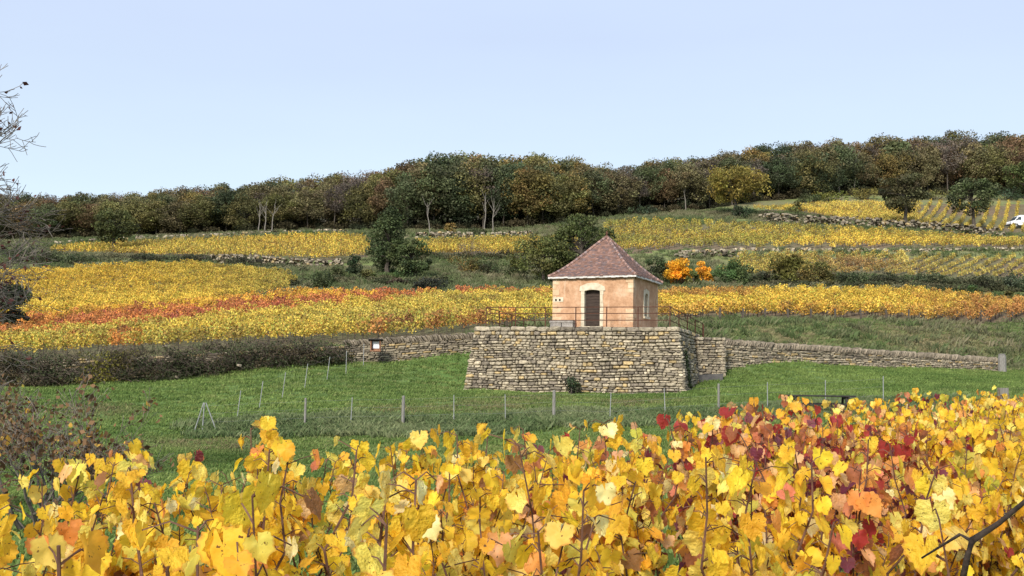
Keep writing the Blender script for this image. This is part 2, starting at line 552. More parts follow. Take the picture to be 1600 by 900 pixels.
G_MEADOW = ground_mat('meadow_turf', [(0.3, (.050, .085, .020)), (0.5, (.085, .15, .035)), (0.7, (.14, .20, .055))], 2.2, (.105, .13, .045))
G_ROUGH = ground_mat('rough_grass', [(0.3, (.07, .095, .03)), (0.5, (.13, .165, .05)), (0.7, (.21, .20, .10))], 1.2, (.17, .13, .085))
G_SOIL = ground_mat('vineyard_soil', [(0.3, (.075, .055, .035)), (0.5, (.13, .095, .06)), (0.7, (.20, .15, .10))], 1.6, (.10, .12, .045))
G_WOOD = ground_mat('wood_floor', [(0.3, (.03, .025, .014)), (0.5, (.06, .045, .025)), (0.7, (.085, .065, .035))], .8, (.04, .05, .02))
gme = fast_mesh('ground', np.stack([GX, GY, GZ], -1).reshape(-1, 3), Q, [G_MEADOW, G_ROUGH, G_SOIL, G_WOOD], smooth=True)
fc = (GX[:-1, :-1] + GX[1:, 1:]).ravel() / 2, (GY[:-1, :-1] + GY[1:, 1:]).ravel() / 2
pxc = 800 + F * fc[0] / np.maximum(fc[1], 1)
mi = np.where(fc[1] > 64.3, 1, 0)
mi[(fc[0] > 10.5) & (fc[1] < 62 + (fc[0] - 12) * .628 + .3)] = 0
for fd in FIELDS.values():
    mi[inpoly(fc[0], fc[1], fd['w'])] = 2
mi[fc[1] > np.interp(pxc, FORX, FORD) - 1] = 3
RU, RV = Vector((.6, .8)), Vector((.8, -.6))         # foreground vine rows: along, and across to the right
perp = (fc[0] + 1.8) * RV.x + (fc[1] - 3.2) * RV.y
mi[(perp > -.6) & (perp < 6) & (fc[1] < 20)] = 1
gme.polygons.foreach_set('material_index', mi.astype(np.int32))
setp(link('ground', gme), 'grassy hillside ground with meadow, vineyard soil and wood floor', kind='structure')

# ------------------------------------------------------------------ scatter (for what nobody could count)


def scatter(name, label, pts, rot, scl, cols, sources):
    coll = bpy.data.collections.new(name + '_source')
    for s in sources: coll.objects.link(s)
    n = len(pts)
    me = bpy.data.meshes.new(name)
    me.vertices.add(n); me.vertices.foreach_set('co', np.asarray(pts, np.float32).ravel())
    a = me.attributes.new('rot', 'FLOAT_VECTOR', 'POINT'); a.data.foreach_set('vector', np.asarray(rot, np.float32).ravel())
    a = me.attributes.new('scl', 'FLOAT_VECTOR', 'POINT'); a.data.foreach_set('vector', np.asarray(scl, np.float32).ravel())
    a = me.attributes.new('idx', 'INT', 'POINT'); a.data.foreach_set('value', RNG.integers(0, len(sources), n).astype(np.int32))
    ca = np.ones((n, 4), np.float32); ca[:, :3] = cols
    a = me.attributes.new('col', 'FLOAT_COLOR', 'POINT'); a.data.foreach_set('color', ca.ravel())
    o = link(name, me); setp(o, label, kind='stuff')
    ng = bpy.data.node_groups.new(name, 'GeometryNodeTree')
    ng.interface.new_socket('Geometry', in_out='INPUT', socket_type='NodeSocketGeometry')
    ng.interface.new_socket('Geometry', in_out='OUTPUT', socket_type='NodeSocketGeometry')
    N, L = ng.nodes, ng.links
    gi, go = N.new('NodeGroupInput'), N.new('NodeGroupOutput')
    ci = N.new('GeometryNodeCollectionInfo'); ci.inputs['Collection'].default_value = coll
    ci.inputs['Separate Children'].default_value = True; ci.inputs['Reset Children'].default_value = True
    ip = N.new('GeometryNodeInstanceOnPoints'); ip.inputs['Pick Instance'].default_value = True
    def attr(nm, ty):
        q = N.new('GeometryNodeInputNamedAttribute'); q.data_type = ty; q.inputs['Name'].default_value = nm
        return [s for s in q.outputs if s.enabled][0]
    L.new(gi.outputs[0], ip.inputs['Points']); L.new(ci.outputs[0], ip.inputs['Instance'])
    L.new(attr('idx', 'INT'), ip.inputs['Instance Index'])
    L.new(attr('rot', 'FLOAT_VECTOR'), ip.inputs['Rotation'])
    L.new(attr('scl', 'FLOAT_VECTOR'), ip.inputs['Scale'])
    L.new(ip.outputs[0], go.inputs[0])
    md = o.modifiers.new('scatter', 'NODES'); md.node_group = ng
    return o


# ------------------------------------------------------------------ dry stone


def stone_meshes(n, mat, tag):
    out = []
    for k in range(n):
        mb = MB()
        c = [rnd.uniform(.08, .26) for _ in range(8)]
        def ring(y, s, j):
            pts = []
            for q, (sx, sz) in enumerate(((-1, -1), (1, -1), (1, 1), (-1, 1))):
                a, b = c[2 * q], c[2 * q + 1]
                p1 = (sx * (.5 - a), sz * .5); p2 = (sx * .5, sz * (.5 - b))
                pp = (p1, p2) if q in (1, 3) else (p2, p1)
                for (x, z) in pp: pts.append(((x * s) + rnd.uniform(-j, j), y + rnd.uniform(-j, j), z * s + rnd.uniform(-j, j)))
            return pts
        r0 = ring(.5, .98, .0); r1 = ring(-.28, 1.0, .045); r2 = ring(-.5, .72, .07)
        vs = r0 + r1 + r2 + [(rnd.uniform(-.15, .15), -.54 + rnd.uniform(-.04, .04), rnd.uniform(-.15, .15))]
        fs = []
        for q in range(8):
            w = (q + 1) % 8
            fs += [(q, w, 8 + w, 8 + q), (8 + q, 8 + w, 16 + w, 16 + q), (16 + q, 16 + w, 24)]
        mb.poly(vs, [tuple(f) for f in fs])
        me = mb.mesh(tag, mat)
        out.append((me, np.array(vs), fs))
    return out


STONES = stone_meshes(14, M_STONE, 'stone')


def stone_tint():
    t = rnd.random()
    v = rnd.uniform(.70, 1.18)
    if t < .10: return (v * 1.28, v * 1.10, v * .74)
    if t < .34: return (v * .62, v * .60, v * .60)
    if t < .42: return (v * 1.25, v * 1.22, v * 1.15)
    return (v, v * .98, v * .93)


def lay_face(o, u, w, n, L0, H, lo, hi, clen, dep, small=1.0):
    """courses of stones on a face with origin o, along u, up w, outward n; lo(h), hi(h) give the ends at height h"""
    res = []
    h = 0.0
    while h < H - .04:
        ch = rnd.uniform(.09, .225) * small
        if H - h - ch < .08 * small: ch = H - h
        a, b = lo(h), hi(h)
        x = a - rnd.uniform(0, .2) * 0
        while x < b - .02:
            l = min(max(rnd.gauss(clen, clen * .42), .16 * small), 1.1 * small)
            if b - x - l < .15: l = b - x
            hh = ch
            zz = h
            if l > .25 and rnd.random() < .10: pass
            d = dep * rnd.uniform(.85, 1.15)
            und = .045 * small * math.sin((x + l / 2) * 1.25 + h * 2.1) * min(1, h * 2, (H - h - ch) * 2 + .0)
            pieces = [(0, hh)]
            if hh > .2 * small and rnd.random() < .28:
                q = hh * rnd.uniform(.42, .58); pieces = [(0, q), (q, hh - q)]
            for (dz, ph) in pieces:
                c = o + u * (x + l / 2) + w * (zz + und + dz + ph / 2) + n * (rnd.uniform(-.045, .045) - d / 2 + .03)
                res.append((c, u, n, w, l * rnd.uniform(.93, .99) - .010, d, ph * rnd.uniform(.93, 1.03) - .010))
            x += l
        h += ch
    return res


def put_stones(res, parent, limit, name='stone', key=None, tint=stone_tint):
    """the largest `limit` become parts, the rest one part of kind stuff"""
    loc = parent.location
    order = sorted(range(len(res)), key=lambda i: key(res[i]) if key else -(res[i][4] * res[i][6]))
    V, Qd, SH = [], [], []
    base = 0
    for rank, i in enumerate(order):
        c, u, n, w, l, d, h = res[i]
        roll = rnd.uniform(-.035, .035)
        u2 = (u * math.cos(roll) + w * math.sin(roll)); w2 = (w * math.cos(roll) - u * math.sin(roll))
        Mx = Matrix(((u2.x * l, -n.x * d, w2.x * h), (u2.y * l, -n.y * d, w2.y * h), (u2.z * l, -n.z * d, w2.z * h)))
        me, vs, fs = rnd.choice(STONES)
        if rank < limit:
            o = link(name, me, parent, col=tint())
            o.matrix_local = Matrix.Translation(c - loc) @ Mx.to_4x4()
        else:
            vv = vs @ np.array(Mx).T + np.array(c - loc)
            V.append(vv); t = tint()
            for f in fs:
                f = list(f)
                Qd.append([q + base for q in (f if len(f) == 4 else f + [f[2]])][:len(f)])
                SH.append(t)
            base += len(vs)
    if V:
        mb = MB(); mb.v = [tuple(p) for p in np.concatenate(V)]; mb.f = Qd; mb.c = SH; mb.m = [0] * len(Qd)
        mb.build('stone_fill', M_STONEJ, parent, kind='stuff')


ang = math.radians(16.6)
PU = Vector((math.cos(ang), -math.sin(ang), 0))       # along the platform front, to the right
PN = Vector((-math.sin(ang), -math.cos(ang), 0))      # outward (towards the viewer)
UP = Vector((0, 0, 1))
RF = P(1060, 511, 55.0)
LF = RF - PU * 10.75
ZT = RF.z
BASEZ = -1.05
HT = ZT - BASEZ
BAT = 0.13                                            # lean-in of the faces per metre
plat = thing('stone_platform', 'tall battered dry stone terrace carrying the hut in the meadow', 'stone terrace', (RF.x - 5, RF.y + 2, BASEZ))
DEP = 8.2
# core
mb = MB()
def corner(a, b, h):                                  # a along u from LF, b inward
    off = (HT - h) * BAT - .16
    return LF + PU * (a + (-off if a == 0 else off)) - PN * (b - (off if b == 0 else -off)) + UP * (BASEZ - ZT + h)
cs = [corner(0, 0, 0), corner(10.75, 0, 0), corner(10.75, DEP, 0), corner(0, DEP, 0), corner(0, 0, HT - .06), corner(10.75, 0, HT - .06), corner(10.75, DEP, HT - .06), corner(0, DEP, HT - .06)]
mb.poly([c - plat.location for c in cs], [(0, 3, 2, 1), (4, 5, 6, 7), (0, 1, 5, 4), (1, 2, 6, 5), (2, 3, 7, 6), (3, 0, 4, 7)])
mb.build('core', M_CORE, plat)
wf = (UP - PN * BAT).normalized()
nf = PU.cross(wf).normalized() * 1.0
if nf.dot(PN) < 0: nf = -nf
CAPH = .24
HF = (HT - CAPH) * math.sqrt(1 + BAT * BAT)
o = LF + UP * (BASEZ - ZT) + PN * (HT * BAT)
front = lay_face(o, PU, wf, nf, 0, HF, lambda h: -(HT - h) * BAT, lambda h: 10.75 + (HT - h) * BAT, .31, .34)
# right hand side face, running back
su = -PN
sn = PU
ws = (UP - PU * BAT).normalized(); sno = su.cross(ws).normalized()
if sno.dot(PU) < 0: sno = -sno
o2 = RF + UP * (BASEZ - ZT) + PU * (HT * BAT)
side = lay_face(o2, su, ws, sno, 0, HF, lambda h: -(HT - h) * BAT + .05, lambda h: DEP, .40, .34)
wl_ = (UP + PU * BAT).normalized(); lno = (-su).cross(wl_).normalized()
if lno.dot(PU) > 0: lno = -lno
o3 = LF + UP * (BASEZ - ZT) - PU * (HT * BAT)
lside = lay_face(o3, su, wl_, lno, 0, HF, lambda h: -(HT - h) * BAT + .05, lambda h: DEP, .40, .34)
# coping of larger blocks
cap = []
def cap_run(o, u, n, L):
    x = 0
    while x < L - .05:
        l = min(rnd.uniform(.38, .85), L - x)
        if L - x - l < .25: l = L - x
        d = rnd.uniform(.42, .55)
        cap.append((o + u * (x + l / 2) + UP * (-CAPH / 2 + rnd.uniform(-.015, .02)) + n * (.05 - d / 2 + rnd.uniform(-.02, .03)), u, n, UP, l - .015, d, CAPH * rnd.uniform(.9, 1.08)))
        x += l
cap_run(LF, PU, PN, 10.75); cap_run(RF, su, sn, DEP); cap_run(LF, su, -sn, DEP)
allst = [(s, 0) for s in cap] + [(s, 1) for s in front] + [(s, 2) for s in side] + [(s, 3) for s in lside]
put_stones([s for s, _ in allst], plat, 300, key=lambda s: -(s[4] * s[6]) * max(.05, s[2].dot(Vector((-.14, -.99, 0)))))
# paved top of the terrace
mb = MB()
q = [LF + PU * .35 - PN * .35, RF - PU * .35 - PN * .35, RF - PU * .35 - PN * (DEP - .1), LF + PU * .35 - PN * (DEP - .1)]
mb.poly([Vector((p.x, p.y, ZT + .01)) - plat.location for p in q], [(0, 1, 2, 3)])
mb.build('top_surface', noise_mat('terrace_gravel', [(0.3, (.17, .145, .11)), (0.7, (.36, .32, .26))], 4, 1, .01), plat)

# lower return wall that butts onto the terrace on its right
RB = RF - PN * 7.4 + PU * .1
ret = thing('stone_buttress', 'low dry stone block butting onto the back right of the terrace', 'stone wall', RB + UP * (-3.2))
bl = P(1092, 600, 60.5); br = P(1134, 598, 60.8)
ru = Vector((br.x - bl.x, br.y - bl.y, 0)); rl = ru.length; ru.normalize()
rn = Vector((ru.y, -ru.x, 0))
if rn.y > 0: rn = -rn
rz0 = min(bl.z, br.z) - .3
rtop = P(1115, 527, 60.6).z
st = lay_face(Vector((bl.x, bl.y, rz0)), ru, UP, rn, 0, rtop - rz0, lambda h: -.1, lambda h: rl, .34, .4)
st += lay_face(Vector((br.x, br.y, rz0)), -rn, UP, ru, 0, rtop - rz0, lambda h: 0, lambda h: 3, .4, .35)
put_stones(st, ret, 300)
mb = MB(); mb.box(Vector(((bl.x + br.x) / 2, (bl.y + br.y) / 2, (rz0 + rtop) / 2 - .02)) - rn * 1.5 - ret.location, (rl - .3, 2.7, rtop - rz0 - .04), Matrix.Rotation(math.atan2(ru.y, ru.x), 3, 'Z'))
mb.build('core', M_CORE, ret)
mb = MB(); mb.box(P(1108, 596, 60.0) - ret.location + Vector((0, .1, 0)), (1.5, .5, .75), Matrix.Rotation(-.3, 3, 'Z'), .06)
mb.build('slate_slab', noise_mat('dark_slab', [(.3, (.04, .04, .045)), (.7, (.1, .095, .09))], 3, .9, .02), ret)


def dry_wall(label, A, B, hA, hB, thick, clen, small, cope=True, limit=300, lean=-.5, group=None, cat='stone wall'):
    """A, B ground points; follows a straight line between them"""
    t = thing('dry_stone_wall', label, cat, (A + B) / 2 - UP * .3)
    u = B - A; L = u.length; u.normalize()
    flat = Vector((u.x, u.y, 0)).normalized()
    n = Vector((flat.y, -flat.x, 0))
    if n.y > 0: n = -n
    w = u.cross(n).normalized()
    if w.z < 0: w = -w
    o = A - UP * .25
    H0 = max(hA, hB) + .25
    res = lay_face(o, u, w, n, 0, H0, lambda h: 0, lambda h: L, clen, thick * .6, small)
    keep = []
    for s in res:
        x = (s[0] - o).dot(u); h = (s[0] - o).dot(w)
        if h + s[6] / 2 <= (hA + (hB - hA) * x / L) + .25 + .05: keep.append(s)
    put_stones(keep, t, limit)
    mb = MB()
    vs = []
    for (p, h) in ((A, hA), (B, hB)):
        for k in (.06, thick): 
            for z in (-.3, h - .03): vs.append(p - n * k + UP * z - t.location)
    mb.poly(vs, [(0, 1, 5, 4), (2, 6, 7, 3), (1, 3, 7, 5), (0, 2, 3, 1), (4, 5, 7, 6), (0, 4, 6, 2)])
    mb.build('core', M_CORE, t)
    if cope:
        cp = []
        x = 0.0
        while x < L:
            l = rnd.uniform(.09, .19) * (1 if small > .9 else .8)
            hh = rnd.uniform(.30, .46)
            a = lean + rnd.uniform(-.14, .14)
            uu = (u * math.cos(a) - w * math.sin(a)); ww = (w * math.cos(a) + u * math.sin(a))
            h = hA + (hB - hA) * x / L
            cp.append((A + u * x + UP * (h + hh * .36) - n * (thick * .42 + rnd.uniform(-.04, .04)), uu, n, ww, l * .92, thick * rnd.uniform(.8, 1.1), hh))
            x += l * 1.08
        def ct():
            v = rnd.uniform(.42, .85); return (v, v * .96, v * .93)
        put_stones(cp, t, 300, 'coping_stone', key=lambda s: -(s[6]), tint=ct)
    return t


# wall left of the terrace (the part free of brambles) and its overgrown length
A1 = hit(545, 566); A1.y = 61.0; A1 = Vector((P(540, 563, 61).x, 61.0, P(540, 563, 61).z)); B1 = P(742, 551, 63.2)
dry_wall('pale low dry stone wall with leaning coping left of the hut terrace', A1, B1, .80, .82, .5, .40, .62)
A2 = P(-120, 603, 57.0); B2 = A1.copy()
dry_wall('dark low stone wall smothered by brambles along the left meadow', A2, B2, .95, .80, .5, .5, .8, cope=False, limit=60)
A3 = P(1131, 570, 62.0); B3 = P(1562, 586, 75.5)
dry_wall('long low dry stone wall with leaning coping right of the terrace', A3, B3, 1.12, .86, .5, .42, .72, lean=.5)
pb = P(1566, 588, 75.3)
t = thing('stone_pillar', 'rounded grey stone pillar ending the right hand dry wall', 'pillar', pb - UP * .2)
mb = MB(); mb.tube([(0, 0, 0), (0, 0, .8), (.01, 0, 1.45), (.01, 0, 1.62), (.01, 0, 1.70)], [.30, .28, .27, .25, .12], 10)
mb.build('shaft', M_WOOD, t, smooth=False)
mb = MB(); mb.tube([(0, 0, 1.68), (0, 0, 1.735)], [.24, .2], 10); mb.build('cap', M_WOOD, t)


def far_wall(label, pts, h, cs, tintk=1.0, jit=.25):
    """weathered field wall far up the slope, stones too small to pick apart"""
    Ps = [hit(a, b) for a, b in pts]
    t = thing('field_wall', label, 'stone wall', Ps[0])
    V, Qd, SH = [], [], []
    base = 0
    for A, B in zip(Ps[:-1], Ps[1:]):
        d = B - A; L = Vector((d.x, d.y, 0)).length
        n = int(L / cs * 1.4)
        for k in range(max(n, 1)):
            f = rnd.random()
            x, y = A.x + d.x * f, A.y + d.y * f
            g = float(gz(x, y))
            for lv in range(max(1, int(h / (cs * .5)))):
                if rnd.random() < .25: continue
                me, vs, fs = rnd.choice(STONES)
                s = cs * rnd.uniform(.6, 1.5)
                E = Euler((rnd.uniform(-.3, .3), rnd.uniform(-.3, .3), rnd.uniform(0, 6.28))).to_matrix()
                Mx = np.array(E) * np.array([s, s * .8, s * .55])
                c = np.array([x + rnd.uniform(-jit, jit), y + rnd.uniform(-jit, jit), g + lv * cs * .5 + .05]) - np.array(t.location)
                V.append(vs @ Mx.T + c)
                tt = stone_tint()
                tt = tuple(q * tintk for q in tt)
                for ff in fs: Qd.append([q + base for q in ff]); SH.append(tt)
                base += len(vs)
    mb = MB(); mb.v = [tuple(p) for p in np.concatenate(V)]; mb.f = Qd; mb.c = SH; mb.m = [0] * len(Qd)
    mb.build('stone_mass', M_STONEJ, t, kind='stuff')
    return t


far_wall('pale stone retaining wall between the two left vineyards', [(330, 411), (390, 412), (440, 417), (500, 420), (535, 418)], 1.4, .40, .85)
far_wall('long rubble line at the foot of the left wood', [(85, 382), (200, 374), (300, 371), (390, 367), (480, 364), (560, 363)], .55, .5, 1.0)
far_wall('rubble heap wall at the wood edge above the middle vines', [(650, 372), (700, 371), (760, 373), (800, 371), (838, 369)], 1.1, .5, .9)
far_wall('grey rubble wall below the top right vineyard', [(1195, 346), (1260, 350), (1330, 352), (1400, 358), (1480, 363), (1570, 370)], 1.5, .5, .72, 1.0)
far_wall('thin pale stone wall dividing the two right hand vineyards', [(1060, 397), (1160, 393), (1300, 393), (1450, 393), (1620, 393)], .6, .4, 1.15, .15)
far_wall('tumbled stone outcrop above the orange shrub', [(1058, 407), (1085, 401), (1115, 401), (1150, 402)], 1.0, .42, .62, .7)

# ------------------------------------------------------------------ the hut
HA = -math.radians(24)
HW = 4.5
HZ = 2.80
HH = 2.78
cR = P(989, 508, 57.0)
hu = Vector((math.cos(HA), math.sin(HA), 0)); hb = Vector((-math.sin(HA), math.cos(HA), 0))
hc = Vector((cR.x, cR.y, 0)) - hu * (HW / 2) + hb * (HW / 2)
hut = thing('stone_hut', 'small ochre rendered vineyard hut with pyramid tiled roof on stone terrace', 'hut', (hc.x, hc.y, ZT + .01), HA)
HH = HZ + HH - (ZT + .01)
h2 = HW / 2
M_REND = None
m_, n_, l_, b_ = nodes_of('ochre_render', .95)
c1 = ramp(n_, l_, nz(n_, l_, 1.3, 6), [(.3, (.32, .178, .100)), (.5, (.45, .268, .160)), (.72, (.54, .38, .26))])
c2 = ramp(n_, l_, nz(n_, l_, 7, 5, rough=.75), [(.35, (.80, .78, .74)), (.6, (1.05, 1.05, 1.05))])
c3 = ramp(n_, l_, nz(n_, l_, 2.2, 6, stretch=(2.2, 2.2, .35)), [(.58, (0, 0, 0)), (.75, (.6, .6, .6))])
cc = mixc(n_, l_, mixc(n_, l_, c1, c2, 1.0, 'MULTIPLY'), (.58, .46, .34), c3)
l_.new(cc, b_.inputs['Base Color'])
bump(n_, l_, b_, nz(n_, l_, 14, 6), .7, .012)
M_REND = m_


def arch(x0, x1, zs, rise, n=8):
    """points of a low arch from x1 back to x0"""
    return [(x1 + (x0 - x1) * i / n, zs + rise * (1 - (2 * i / n - 1) ** 2)) for i in range(n + 1)]


mb = MB()
TH = .42
DW, DH = .94, 1.98                # door opening
WW, WZ0, WZ1 = .62, .72, 1.86     # window opening
# front wall with the door opening
mb.prism([(-h2, 0), (-DW / 2, 0), (-DW / 2, DH), (-DW / 2, HH), (-h2, HH)], -h2, -h2 + TH)
mb.prism([(DW / 2, 0), (h2, 0), (h2, HH), (DW / 2, HH), (DW / 2, DH)], -h2, -h2 + TH)
mb.prism([(-DW / 2, HH)] + arch(-DW / 2, DW / 2, DH, .07)[::-1] + [(DW / 2, HH)], -h2, -h2 + TH)
# right wall with the window opening (built along x, turned by 90 degrees)
k0 = len(mb.v)
mb.prism([(-h2 + TH, 0), (-WW / 2, 0), (-WW / 2, HH), (-h2 + TH, HH)], -h2, -h2 + TH)
mb.prism([(WW / 2, 0), (h2, 0), (h2, HH), (WW / 2, HH)], -h2, -h2 + TH)
mb.prism([(-WW / 2, 0), (WW / 2, 0), (WW / 2, WZ0), (-WW / 2, WZ0)], -h2, -h2 + TH)
mb.prism([(-WW / 2, HH)] + arch(-WW / 2, WW / 2, WZ1, .13)[::-1] + [(WW / 2, HH)], -h2, -h2 + TH)
for i in range(k0, len(mb.v)):
    x, y, z = mb.v[i]; mb.v[i] = (-y, x, z)
mb.prism([(-h2, 0), (h2 - TH, 0), (h2 - TH, HH), (-h2, HH)], h2 - TH, h2)
mb.poly([(-h2, -h2 + TH, 0), (-h2, h2 - TH, 0), (-h2, h2 - TH, HH), (-h2, -h2 + TH, HH), (-h2 + TH, -h2 + TH, 0), (-h2 + TH, h2 - TH, 0), (-h2 + TH, h2 - TH, HH), (-h2 + TH, -h2 + TH, HH)],
        [(0, 1, 2, 3), (7, 6, 5, 4), (3, 2, 6, 7), (0, 4, 5, 1)])
wall = mb.build('wall', M_REND, hut)
# dim interior floor is the terrace; door of horizontal planks
door = link('door', None, hut) if False else None
mb = MB(); mb.box((0, -h2 + .27, DH / 2 + .06), (DW + .02, .04, DH + .12)); door = mb.build('door', M_PLANK, hut)
z = .01
while z < DH + .08:
    ph = min(rnd.uniform(.15, .19), DH + .10 - z)
    mb = MB(); mb.box((rnd.uniform(-.003, .003), -h2 + .235 + rnd.uniform(-.004, .004), z + ph / 2), (DW - .012, .032, ph - .016))
    mb.build('plank', M_PLANK, door)
    z += ph
mb = MB(); mb.tube([(.33, -h2 + .21, 1.0), (.33, -h2 + .17, 1.0), (.25, -h2 + .17, 1.0)], .012, 6); mb.build('handle', M_RUST, door)
mb = MB(); mb.box((0, -h2 - .10, .035), (1.25, .5, .09), None, .012); mb.build('doorstep', M_PALE, hut)
# surround: jamb stones and arched lintel
yj = -h2 - .02
for s in (-1, 1):
    z = .0
    while z < DH - .01:
        bh = min(rnd.uniform(.36, .52), DH - z)
        if DH - z - bh < .15: bh = DH - z
        bw = rnd.uniform(.15, .21)
        mb = MB(); mb.box((s * (DW / 2 + bw / 2 - .035), yj + .13, z + bh / 2), (bw, .30 + rnd.uniform(-.006, .006), bh - .008), None, .004)
        mb.build('jamb_stone', M_PALE, hut)
        z += bh
mb = MB()
inner = arch(-DW / 2 + .035, DW / 2 - .035, DH, .06)
outer = [(-DW / 2 - .24, DH), (-DW / 2 - .22, DH + .24), (-.30, DH + .40), (0, DH + .43), (.30, DH + .40), (DW / 2 + .22, DH + .22), (DW / 2 + .26, DH)]
mb.prism(outer + inner, yj - .035, yj + .28); mb.build('lintel_stone', M_PALE, hut)


# window: surround, frame, panes and bars, on the right wall
def rot_right(mb):
    for i in range(len(mb.v)):
        x, y, z = mb.v[i]; mb.v[i] = (-y, x, z)
    return mb


win = None
mb = MB()
for s in (-1, 1): mb.box((s * (WW / 2 + .07), yj + .13, (WZ0 + WZ1) / 2), (.20, .30, WZ1 - WZ0 - .002))
rot_right(mb)
sur = mb.build('window_surround', M_PALE, hut)
mb = MB(); mb.prism([(-WW / 2 - .18, WZ1), (-WW / 2 - .16, WZ1 + .26), (0, WZ1 + .36), (WW / 2 + .16, WZ1 + .26), (WW / 2 + .18, WZ1)] + arch(-WW / 2 + .03, WW / 2 - .03, WZ1, .12), yj - .03, yj + .28)
rot_right(mb).build('lintel_stone', M_PALE, hut)
mb = MB(); mb.box((0, yj + .09, WZ0 - .06), (WW + .36, .36, .12), None, .006); rot_right(mb).build('window_sill', M_PALE, hut)
mb = MB()
yf = -h2 + .20
fw = noise_mat('window_paint', [(.3, (.28, .29, .30)), (.7, (.42, .43, .43))], 6, .6, .002)
for s in (-1, 1): mb.box((s * (WW / 2 - .055), yf, (WZ0 + WZ1 + .1) / 2), (.035, .05, WZ1 - WZ0 + .1))
mb.box((0, yf + .003, (WZ0 + WZ1 + .1) / 2), (.03, .05, WZ1 - WZ0 + .1))
for zz in (WZ0 + .035, WZ0 + .40, WZ0 + .76, WZ1 + .06): mb.box((0, yf - .004, zz), (WW - .06, .045, .026))
frm = rot_right(mb).build('window_frame', fw, hut)
mg, ng_, lg_, bg_ = nodes_of('window_glass', .08); bg_.inputs['Base Color'].default_value = (.03, .04, .05, 1); bg_.inputs['Specular IOR Level'].default_value = .6
for s in (-1, 1):
    mb = MB(); mb.box((s * .14, yf + .012, (WZ0 + WZ1 + .1) / 2), (.23, .008, WZ1 - WZ0 + .08)); rot_right(mb).build('pane', mg, frm)
# quoins: dressed corner stones, some showing through the worn render
def quoins(cx, cy, sx, sy, dense):
    z = .0
    k = 0
    while z < HH - .12:
        bh = rnd.uniform(.20, .34); bh = min(bh, HH - .06 - z)
        a, b = (.46, .26) if k % 2 else (.26, .46)
        a *= rnd.uniform(.7, 1.15); b *= rnd.uniform(.7, 1.15)
        if rnd.random() < dense:
            mb = MB(); mb.box((cx - sx * (a / 2 - .010), cy - sy * (b / 2 - .010), z + bh / 2), (a, b, bh - .02), None, .008)
            mb.build('quoin_stone', noise_mat('quoin_lime', [(.3, (.42, .28, .165)), (.55, (.52, .37, .235)), (.75, (.60, .49, .36))], 3.0, .95, .01), hut)
        z += bh; k += 1
quoins(h2, -h2, 1, -1, .7); quoins(-h2, -h2, -1, -1, .9); quoins(h2, h2, 1, 1, .8)
# pigeon-hole slab on the left of the front
mb = MB()
for (x0, x1) in ((-2.22, -2.10), (-2.02, -1.88), (-1.80, -1.64)): mb.box(((x0 + x1) / 2, -h2 - .0, 1.52), (x1 - x0, .05, .10))
mb.box((-1.93, -h2 - .0, 1.445), (.58, .052, .05)); mb.box((-1.93, -h2, 1.62), (.58, .052, .10))
hs = mb.build('pigeonhole_slab', M_PALE, hut)
for x in (-2.06, -1.84):
    mb = MB(); mb.box((x, -h2 - .022, 1.52), (.10, .012, .12))  # flat plate, no recess: its black paints in the shade of the hole
    mb.build('hole', noise_mat('painted_hole_shade', [(0, (.006, .005, .004)), (1, (.01, .009, .008))], 2, 1, 0), hs)
# roof: bell-cast pyramid laid with small flat tiles
OV = .20
RH = P(949, 371, 60).z - (ZT + .01) - HH
def prof(t):
    """t 0 at the eave .. 1 at the apex -> distance from the centre, height"""
    r = (h2 + OV) * (1 - t)
    z = HH - .10 + (RH + .10) * (t - .11 * math.sin(math.pi * min(1, t * 1.0)) * (1 - t))
    return r, z
rots = [Matrix.Rotation(math.pi / 2 * k, 3, 'Z') for k in range(4)]
mb = MB()
NS = 14
for R in rots:
    for i in range(NS):
        r0, z0 = prof(i / NS); r1, z1 = prof((i + 1) / NS)
        mb.poly([R @ Vector(p) for p in ((-r0, -r0, z0 - .035), (r0, -r0, z0 - .035), (r1, -r1, z1 - .035), (-r1, -r1, z1 - .035))], [(0, 1, 2, 3)])
r0, z0 = prof(0)
mb.poly([(-r0, -r0, z0 - .04), (r0, -r0, z0 - .04), (r0, r0, z0 - .04), (-r0, r0, z0 - .04)], [(0, 3, 2, 1)])
roof = mb.build('roof', noise_mat('roof_batten', [(.3, (.10, .06, .05)), (.7, (.2, .12, .1))], 4, 1, .0), hut)
mb = MB()
NC = 31
pal = [(.19, .112, .088), (.212, .124, .096), (.172, .11, .094), (.145, .10, .095), (.235, .14, .11), (.155, .115, .11), (.20, .122, .10)]
